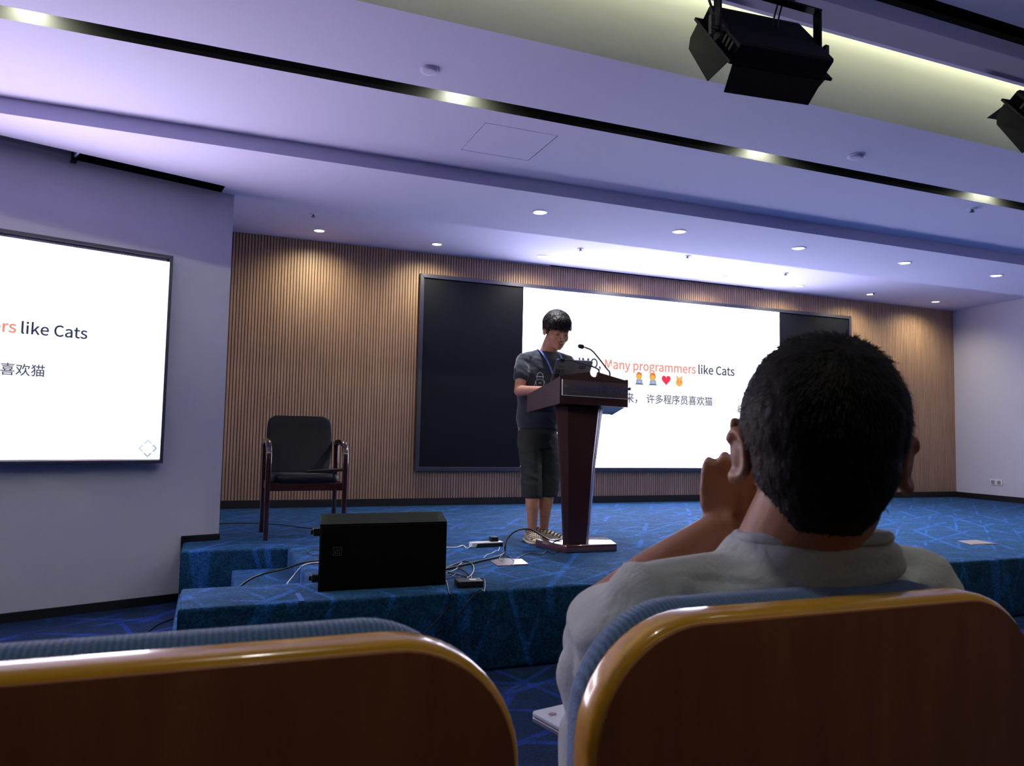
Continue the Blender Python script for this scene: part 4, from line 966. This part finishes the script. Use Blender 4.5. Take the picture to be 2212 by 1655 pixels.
# T-shirt
bm = bmesh.new()
def ts(z, cx, cy, rx, ry): return ering((cx, cy, z), rx, ry, byaw, 32, pw=2.3)
loft(bm, [ts(1.185, 2.238, 5.10, .150, .112), ts(1.25, 2.238, 5.10, .158, .120), ts(1.36, 2.243, 5.10, .160, .122), ts(1.50, 2.256, 5.10, .176, .124), ts(1.62, 2.266, 5.095, .182, .118), ts(1.69, 2.272, 5.09, .165, .102), ts(1.730, 2.280, 5.085, .120, .085), ts(1.755, 2.286, 5.08, .080, .074)])
cap(bm, (2.238, 5.085, 1.735), RS+Vector((.015, 0, 0)), .045, .050); cap(bm, (2.335, 5.075, 1.730), LS+Vector((-.015, 0, 0)), .045, .050)
for S_, E_ in ((RS, RE), (LS, LE)):
    e = S_+(E_-S_)*.50; d_ = (E_-S_).normalized(); cap(bm, S_+Vector((0, 0, -.008)), e, .056, .060, n=20)
    P = [e, e+d_*.022]; tube(bm, P, [.061, .058], 20)
def fold(p, n):
    q = Vector((p.x*9, p.y*9, p.z*16+p.x*8)); return .006*noise.noise(q)+.0025*noise.noise(q*2.7)
RED = S_
def cuttee(p):
    return ((p-nb-Vector((0, 0, .035))).length < .072) or p.z < 1.190
tee = organic(bm, 't_shirt', M_TEE, .006, 3, .5, body, disp=fold, cut=cuttee)
bm = bmesh.new(); N = 28; P = []
for k in range(N+1):
    a = 2*PI*k/N; P.append(Vector((2.288+.072*math.cos(a), 5.070+.064*math.sin(a)-.004, 1.742+.018*math.sin(a)+.0)))
tube(bm, P, .0065, 8); finish(bm, 'collar', M_TEE, tee, smooth=60)
# plain line drawing printed on the chest
M_PRINT = mat('print_white', (.55, .55, .52), .7)
bm = bmesh.new()
pc = Vector((2.195, 4.962, 1.50))
def chest(u, v):
    x = pc.x+u; z = pc.z+v; 
    rx, ry, cx, cy = .178, .126, 2.256, 5.10
    c, s = math.cos(byaw), math.sin(byaw); 
    # front surface of the shirt ellipse
    best = None
    for k in range(181):
        a = PI+PI*k/180; ca, sa = math.cos(a), math.sin(a); ex = rx*math.copysign(abs(ca)**(2/2.3), ca); ey = ry*math.copysign(abs(sa)**(2/2.3), sa)
        X, Y = cx+ex*c-ey*s, cy+ex*s+ey*c
        if best is None or abs(X-x) < best[0]: best = (abs(X-x), X, Y)
    return Vector((x, best[2]-.0075, z))
def line(pts, r=.0016): tube(bm, [chest(*p) for p in pts], r, 5)
K = 1.0
line([(.022*math.cos(a*PI/10)*1.0, .062+.030*math.sin(a*PI/10)) for a in range(0, 11)]); line([(-.022, .062), (-.020, .040), (.020, .040), (.022, .062)]); line([(-.026, .062), (.026, .062)])
line([(-.018, .038), (-.030, .030), (-.034, .010), (-.045, -.018)]); line([(.018, .038), (.032, .030), (.036, .008)])
line([(-.028, .028), (-.026, -.010), (.026, -.010), (.028, .028)]); line([(-.010, .024), (.008, .018), (.012, .026)]); line([(-.012, .016), (.006, .012)])
line([(-.024, -.012), (-.026, -.068), (.024, -.068), (.024, -.012)]); line([(0, -.012), (-.001, -.068)]); line([(-.025, -.030), (.024, -.030)]); line([(-.025, -.052), (.024, -.052)]); line([(-.045, -.018), (-.050, -.028), (-.044, -.030)])
finish(bm, 'chest_print', M_PRINT, tee)
# lanyard
M_LAN = mat('blue_lanyard', (.06, .09, .42), .5, var=.5, vscale=90)
for pts in ([(2.222, 5.10, 1.775), (2.214, 5.03, 1.757), (2.230, 4.985, 1.715), (2.258, 4.962, 1.65), (2.290, 4.955, 1.575)], [(2.350, 5.10, 1.775), (2.368, 5.04, 1.750), (2.368, 4.985, 1.705), (2.355, 4.962, 1.64), (2.330, 4.952, 1.565)]):
    P = smooth_path(pts, 6); rings = []
    for i, p in enumerate(P):
        d = (P[min(i+1, len(P)-1)]-P[max(i-1, 0)]).normalized(); sd = d.cross(Vector((0.1, -1, .4))).normalized(); nn = sd.cross(d).normalized()
        rings.append([p+sd*a*.0075+nn*b*.001 for a, b in ((-1, -1), (1, -1), (1, 1), (-1, 1))])
    bm = bmesh.new(); loft(bm, rings); finish(bm, 'lanyard_strap', M_LAN, body)
# cropped trousers
bm = bmesh.new()
loft(bm, [ering((2.238, 5.10, z), rx, ry, byaw, 28) for z, rx, ry in ((1.05, .150, .112), (1.12, .152, .115), (1.20, .145, .110), (1.24, .140, .105))])
for H0, K_, Hm, rr in (((2.178, 5.10, 1.12), RK, Vector((2.163, 5.012, .695)), 1), ((2.305, 5.10, 1.12), LK, Vector((2.300, 5.038, .700)), 1)):
    H0 = Vector(H0); rings = []
    for k, r in ((0, .092), (.25, .088), (.5, .080), (.62, .076), (.75, .079), (.9, .076), (1.0, .073)):
        c = H0+(K_-H0)*(k/.6) if k < .6 else K_+(Hm-K_)*((k-.6)/.4)
        rings.append(ering(c, r, r*1.0, 0, 22))
    loft(bm, rings)
def fold2(p, n):
    q = Vector((p.x*12, p.y*12, p.z*26+p.x*14)); return (.0032*noise.noise(q)+.0016*noise.noise(q*2.3))*(.4 if p.z < .74 else 1)
organic(bm, 'cropped_trousers', M_SHORTS, .0055, 3, .5, body, disp=fold2)
# perforated foam clogs
def clog(A_, d, name='shoe'):
    d = Vector(d).normalized(); T = aim(Vector((A_.x, A_.y+.0, ST))-d*.065, d)
    bm = bmesh.new()
    def rg(y, w, z0, z1, n=20):
        return [Vector((w*math.cos(2*PI*k/n), y, (z0+z1)/2+(z1-z0)/2*math.copysign(abs(math.sin(2*PI*k/n))**.75, math.sin(2*PI*k/n)))) for k in range(n)]
    rings = [rg(-.030, .018, .012, .070), rg(-.018, .034, .003, .088), rg(.01, .040, .001, .094), rg(.05, .042, .001, .090), rg(.09, .046, .001, .082), rg(.13, .050, .001, .070), rg(.17, .050, .001, .056), rg(.20, .042, .003, .044), rg(.222, .024, .010, .030)]
    loft(bm, [[T @ p for p in r] for r in rings])
    o = organic(bm, name, M_FOAM, .004, 2, .5, body, disp=lambda p, n: .002*math.sin((TT @ p).z*420) if (TT @ p).z < .028 else 0) if False else None
    if o is None:
        o = finish(bm, name, M_FOAM, body, smooth=80)
    bm = bmesh.new()
    for k, (y, w, z0, z1) in enumerate(((.02, .041, .001, .093), (.045, .042, .001, .090), (.07, .044, .001, .086), (.095, .047, .001, .080), (.12, .049, .001, .073), (.145, .050, .001, .064), (.17, .049, .001, .056), (.19, .045, .002, .048))):
        for j in range(-4, 5):
            a = PI/2+j*.33+(k % 2)*.16
            if not (.35 < a < PI-.35): continue
            c = Vector((w*math.cos(a), y, (z0+z1)/2+(z1-z0)/2*abs(math.sin(a))**.75))
            ell(bm, c, (.0058, .0115, .0035), T, 8, 6)
    h = finish(bm, 'shoe_holes', M_FOAMD, o); h['kind'] = 'stuff'
    bm = bmesh.new(); P = []
    sw = [(.0, -.034), (.036, -.02), (.043, .03), (.052, .12), (.051, .17), (.040, .205), (.0, .226), (-.040, .205), (-.051, .17), (-.052, .12), (-.043, .03), (-.036, -.02), (.0, -.034)]
    tube(bm, [T @ Vector((x, y, .010)) for x, y in sw], .0085, 8); finish(bm, 'sole', M_FOAM, o, smooth=60)
clog(RA, (-.12, -1, 0)); clog(LA, (.75, -.66, 0))

# ---- viewer in the right-hand seat, seen from behind
HM = Vector((.580, .605, 1.131)); VY = .62
TM = frame4(HM, VY, .02, 0.03) @ Matrix.Scale(.94, 4)
bm = bmesh.new(); head_parts(bm, TM, False)
# ears: helix rim and lobe
for s in (-1, 1):
    E = TM @ Matrix.Translation((s*.079, -.004, -.004)) @ Matrix.Rotation(-s*.55, 4, 'Z') @ Matrix.Rotation(s*.10, 4, 'Y')
    pts = []
    for k in range(15):
        a = math.radians(-115+k*19); pts.append(Vector((s*.010, -.004-.017*math.cos(a)*1.0, .025*math.sin(a))))
    P = smooth_path([E @ p for p in pts], 3); tube(bm, P, .0058, 10)
    ell(bm, (s*.005, -.002, -.001), (.0085, .017, .024), E); ell(bm, (s*.009, .006, -.026), (.0070, .010, .010), E)
nk = Vector((.584, .650, 1.02))
cap(bm, TM @ Vector((0, -.030, -.040)), nk, .056, .060, n=24); cap(bm, nk, nk+Vector((0, .02, -.06)), .059, .058, n=24)
sh = lambda z, cx, cy, rx, ry: ering((cx+.01, cy+.035 if z < .98 else cy-.005, z), rx*.93, ry*.85, .03, 32)
loft(bm, [sh(.56, .56, .69, .15, .10), sh(.75, .56, .69, .16, .10), sh(.88, .565, .69, .18, .10), sh(.96, .575, .68, .18, .085), sh(.995, .578, .67, .13, .07), sh(1.02, .58, .655, .07, .055)])
MLS, MLE = Vector((.412, .672, .952)), Vector((.478, .865, .915)); MLW = Vector((.574, .748, 1.036))
MRS, MRE = Vector((.775, .660, .955)), Vector((.80, .86, .72)); MRW = Vector((.66, 1.02, .68))
cap(bm, MLS, MLE, .048, .042, n=20); cap(bm, MLE, MLE+(MLW-MLE)*.45, .040, .038, n=20); cap(bm, MLE+(MLW-MLE)*.45, MLW, .038, .026, n=20)
cap(bm, MRS, MRE, .048, .042); cap(bm, MRE, MRW, .042, .027)
# raised hand: fingers folded against the cheek
hd = aim(MLW, (.06, -.06, 1.0), upv=(-.62, -.78, 0), flip=1)
hand(bm, hd, 1.5, .03, .88)
cap(bm, atY(1592, 985, .715), atY(1588, 912, .700), .0085, .0065, n=12)
hand(bm, aim(MRW, (-.3, .9, -.1)), .3, .1, 1.0)
man = organic(bm, 'person', M_SKIN2, .0030, 4, .5)
tag(man, 'person with short black hair and light grey shirt, seen from behind in the right-hand seat', 'person')
# hair cap
TMI = TM.inverted()
bm = bmesh.new()
ell(bm, (0, -.016, .036), (.0845, .104, .092), TM, 40, 28); ell(bm, (0, -.030, .000), (.0735, .082, .088), TM, 32, 24); ell(bm, (0, .03, .065), (.065, .060, .055), TM); ell(bm, (0, -.050, -.030), (.058, .052, .060), TM, 24, 18)
def cutm(p):
    q = TMI @ p
    zh = -.078+1.15*max(0, abs(q.x)-.030)     # nape line rises towards the ears
    if q.z < zh: return True
    if q.y > .012 and q.z < .020: return True
    if q.y > .085 and q.z < .06: return True
    if q.y > -.022 and q.z < -.004: return True
    return False
hair = organic(bm, 'hair', M_HAIR, .0035, 3, .5, man, cut=cutm, disp=lambda p, n: .0012*noise.noise(p*110)+.0012*noise.noise(p*40))
# short strands standing on the cap
bm = bmesh.new(); vs = [(v.co.copy(), v.normal.copy()) for v in hair.data.vertices]
rnd = random.Random(3)
wh = TM @ Vector((.01, -.07, .095))
for i in range(14000):
    p, n = vs[rnd.randrange(len(vs))]; q = TMI @ p
    away = (p-wh); away = (away-n*away.dot(n)); away.normalize() if away.length > 1e-6 else None
    low = max(0, min(1, (q.z+.07)/.10)); L_ = (.004+.009*low)*rnd.uniform(.6, 1.3)
    lift_ = .12 if q.z < .095 else rnd.uniform(.15, .5)
    d = (away+n*lift_+Vector((rnd.uniform(-.3, .3), rnd.uniform(-.3, .3), rnd.uniform(-.3, .3)))).normalized()
    sd = d.cross(n).normalized()*.00045; a = p-n*.001; b = a+d*L_*.6+n*.0006; c = a+d*L_+(-n*.1*L_)
    va = [bm.verts.new(x) for x in (a-sd, a+sd, b+sd*.7, b-sd*.7, c)]
    bm.faces.new((va[0], va[1], va[2], va[3])); bm.faces.new((va[3], va[2], va[4]))
o = finish(bm, 'hair_strands', M_STRAND, hair); o['kind'] = 'stuff'
# shirt
bm = bmesh.new()
sr = lambda z, cx, cy, rx, ry, yw=.04: ering((cx, cy+(.050 if z < .93 else .02 if z < .98 else 0), z), rx, ry, yw, 40, pw=2.4)
loft(bm, [sr(.55, .555, .70, .175, .125), sr(.70, .555, .70, .19, .125), sr(.82, .565, .695, .200, .118), sr(.90, .575, .685, .210, .108), sr(.955, .580, .675, .195, .092), sr(.990, .582, .665, .150, .080), sr(1.015, .588, .640, .097, .082), sr(1.038, .590, .630, .084, .080), sr(1.047, .590, .630, .072, .070)])
cap(bm, (.560, .660, .990), (.416, .670, .962), .045, .055, n=24); cap(bm, (.625, .645, 1.000), (.775, .662, .966), .046, .055, n=24)
cap(bm, (.408, .672, .950), (.405, .690, .80), .054, .050, n=24); cap(bm, MLS, MLE+Vector((-.035, -.07, -.005)), .057, .055, n=24)
cap(bm, MRS, MRS+(MRE-MRS)*.75, .060, .064, n=24)
bm2 = None
CREASES = [([(.335, .972), (.352, .990), (.365, 1.005)], .010, .007), ([(.385, .975), (.395, .990), (.405, 1.008)], .009, .006), ([(.425, .985), (.437, 1.005)], .008, .005),
           ([(.430, .985), (.500, .985), (.560, .990), (.620, .996), (.690, 1.002), (.735, 1.012)], .011, -.009), ([(.530, 1.004), (.600, 1.010), (.680, 1.018)], .012, .006),
           ([(.440, .965), (.520, .968), (.620, .972), (.700, .985)], .010, .006), ([(.690, .975), (.715, 1.000)], .010, .006)]
def crease(p):
    t = 0.0
    if p.y > .70: return 0.0
    for pts, wd, amp in CREASES:
        d = 9
        for (ax_, az), (bx_2, bz) in zip(pts, pts[1:]):
            vx, vz = bx_2-ax_, bz-az; k = max(0, min(1, ((p.x-ax_)*vx+(p.z-az)*vz)/(vx*vx+vz*vz)))
            d = min(d, math.hypot(p.x-ax_-vx*k, p.z-az-vz*k))
        t += amp*math.exp(-(d/wd)**2)
    return t
def fold3(p, n):
    q = Vector((p.x*7, p.y*7, p.z*17+abs(p.x-.6)*9)); a = noise.noise(q); 
    b = noise.noise(Vector((p.x*5+p.z*9+3, p.y*5, p.z*22-p.x*13)))
    return (.010*a+.014*b*abs(b)**.3+.003*noise.noise(q*2.6))*(.35 if p.z > 1.01 else 1)+crease(p)
def cutn(p): return ((p-Vector((.580, .642, 1.052))).length < .066)
shirt = organic(bm, 'shirt', M_SHIRT, .005, 4, .5, man, disp=fold3)
bm = bmesh.new(); P = [Vector((.590+.074*math.cos(2*PI*k/36), .629+.073*math.sin(2*PI*k/36), 1.044-.006*math.sin(2*PI*k/36))) for k in range(37)]
tube(bm, P, .0062, 10); finish(bm, 'collar', M_SHIRT, shirt, smooth=70)
# trousers, seated
bm = bmesh.new()
for s in (-1, 1):
    h = Vector((.555+s*.09, .74, .52)); k = Vector((.555+s*.13, 1.16, .53)); a = Vector((.555+s*.13, 1.20, .12))
    cap(bm, h, k, .095, .070, n=20); cap(bm, k, a, .068, .050, n=20)
ell(bm, (.555, .72, .55), (.17, .12, .11))
organic(bm, 'trousers', mat('pale_trousers', (.42, .44, .46), .9, bump=.4, bscale=100), .007, 3, .5, man, disp=lambda p, n: .004*noise.noise(p*14))
for s in (-1, 1):
    bm = bmesh.new(); ell(bm, (.555+s*.13, 1.25, .045), (.045, .13, .045)); finish(bm, 'shoe', M_BLKPL, man, smooth=80)

# ------------------------------------------------------------------ white laptop on the viewer's lap
zl = .655
c0, c1, c2 = atZ(1145, 1537, zl), atZ(1224, 1519, zl), atZ(1213, 1632, zl)
e1 = (c1-c0); e1.z = 0; e1.normalize(); e2 = Vector((e1.y, -e1.x, 0))
if e2.dot(c2-c0) < 0: e2 = -e2
t = thing('laptop', c0+e1*.15+e2*.1, 'closed white laptop with a small round sticker on the lap of the seated person', 'laptop')
T = Matrix([[e1.x, e2.x, 0, c0.x], [e1.y, e2.y, 0, c0.y], [0, 0, 1, zl-.016], [0, 0, 0, 1]])
def rrect(w_, h_, r, z, n=5):
    out = []
    for cx, cy, a0 in ((w_-r, h_-r, 0), (r, h_-r, 90), (r, r, 180), (w_-r, r, 270)):
        for k in range(n+1): a = math.radians(a0+90*k/n); out.append((cx+r*math.cos(a), cy+r*math.sin(a), z))
    return out
bm = bmesh.new(); prism(bm, rrect(.31, .22, .012, 0), (0, 0, .009), T, bev=.002, seg=2); finish(bm, 'base', mat('silver_base', (.35, .37, .45), .35, metal=.5), t)
bm = bmesh.new(); prism(bm, rrect(.31, .22, .012, .010), (0, 0, .006), T, bev=.0015, seg=2); lid2 = finish(bm, 'lid', mat('white_lid', (.62, .65, .74), .35), t)
sc = T.inverted() @ atZ(1193, 1543, zl)
bm = bmesh.new(); bm.faces.new([bm.verts.new(T @ Vector((sc.x+(.0065+.0008*math.sin(3*a))*math.cos(a)*1.2, sc.y+(.0065+.001*math.cos(5*a))*math.sin(a), .01645))) for a in [2*PI*k/26 for k in range(26)]]); finish(bm, 'sticker', mat('sticker_brown_red', (.33, .12, .10), .5), lid2)
bm = bmesh.new(); bm.faces.new([bm.verts.new(T @ Vector((sc.x+.0040*math.cos(a), sc.y+.0035*math.sin(a), .0167))) for a in [2*PI*k/16 for k in range(16)]]); finish(bm, 'sticker_centre', mat('sticker_pink', (.50, .25, .22), .5), lid2)

# ------------------------------------------------------------------ auditorium seats
def seat(cx, label, sides):
    t = thing('auditorium_seat', (cx, .72, 0), label, 'seat', 'auditorium seats in the row ahead')
    Wd, Hh, R = .482, .56, .095; ztop = 1.006; rec = math.radians(2)
    # local frame: x width, z up the shell, y thickness (towards the stage), hinge at the top edge
    T = Matrix.Translation((cx, .497, ztop)) @ Matrix.Rotation(-rec, 4, 'X').inverted()
    def outline(w_, h_, r, y, n=12, crown=0.0, flare=.0):
        pts = []
        for cxx, a0 in ((w_/2-r, 0), (-w_/2+r, 90)):
            for k in range(n+1):
                a = math.radians(a0+90*k/n); pts.append((cxx+r*math.cos(a), y, -r+r*math.sin(a)))
        if crown: pts = [(x, y_, z+crown*(1-(x/(w_/2))**2)) for x, y_, z in pts]
        pts += [(-w_/2-flare, y, -h_+.03), (-w_/2+.03, y, -h_), (w_/2-.03, y, -h_), (w_/2+flare, y, -h_+.03)]
        return pts
    def shell(w_, h_, r, ys, name, m, bev, crown=0., off=0., flare=0., seg=4):
        bm = bmesh.new(); P = [(x, y, z+off) for x, y, z in outline(w_, h_, r, ys[0], crown=crown, flare=flare)]
        prism(bm, P, (0, ys[1]-ys[0], 0), T, bev=bev, seg=seg); return finish(bm, name, m, t, smooth=35)
    shell(Wd, Hh, R, (0.002, .036), 'shell_rim', M_RIM, .009, flare=.001)
    shell(Wd-.011, Hh-.010, R-.0055, (.0004, .010), 'back_panel', M_SEATWOOD, .0012, off=-.0055, flare=.001)
    bm = bmesh.new(); rings = []
    for k, y in ((.90, .036), (.965, .042), (.985, .055), (.985, .070), (.95, .088), (.86, .098), (.70, .102)):
        rings.append([T @ Vector(p) for p in [(x*k, yy, z*k+(1-k)*-.24-.002) for x, yy, z in outline(Wd-.024, Hh-.03, R-.006, y, crown=.007)]])
    loft(bm, rings); finish(bm, 'back_cushion', M_CUSH, t, smooth=60)
    bm = bmesh.new(); rings = []
    for z, k in ((.40, .95), (.42, 1), (.46, 1), (.475, .9)): rings.append(ering((cx, .84, z), .225*k, .22*k, 0, 32, pw=6))
    loft(bm, rings); finish(bm, 'seat_cushion', M_CUSH, t, smooth=60)
    for s in sides:
        bm = bmesh.new(); box(bm, cx+s*.268-.010, cx+s*.268+.010, .58, .66, 0, .58, bev=.004); box(bm, cx+s*.268-.010, cx+s*.268+.010, .56, .90, .56, .60, bev=.004); finish(bm, 'side_frame', M_BLKMET, t)
        bm = bmesh.new(); box(bm, cx+s*.268-.022, cx+s*.268+.022, .60, .92, .60, .622, bev=.006); finish(bm, 'armrest', M_RIM, t, smooth=40)
    return t
seat(-.028, 'auditorium seat with brown veneer back on the left, empty, cut off by the left edge', (-1,))
seat(.508, 'auditorium seat with brown veneer back on the right, person sitting in it', (-1, 1))
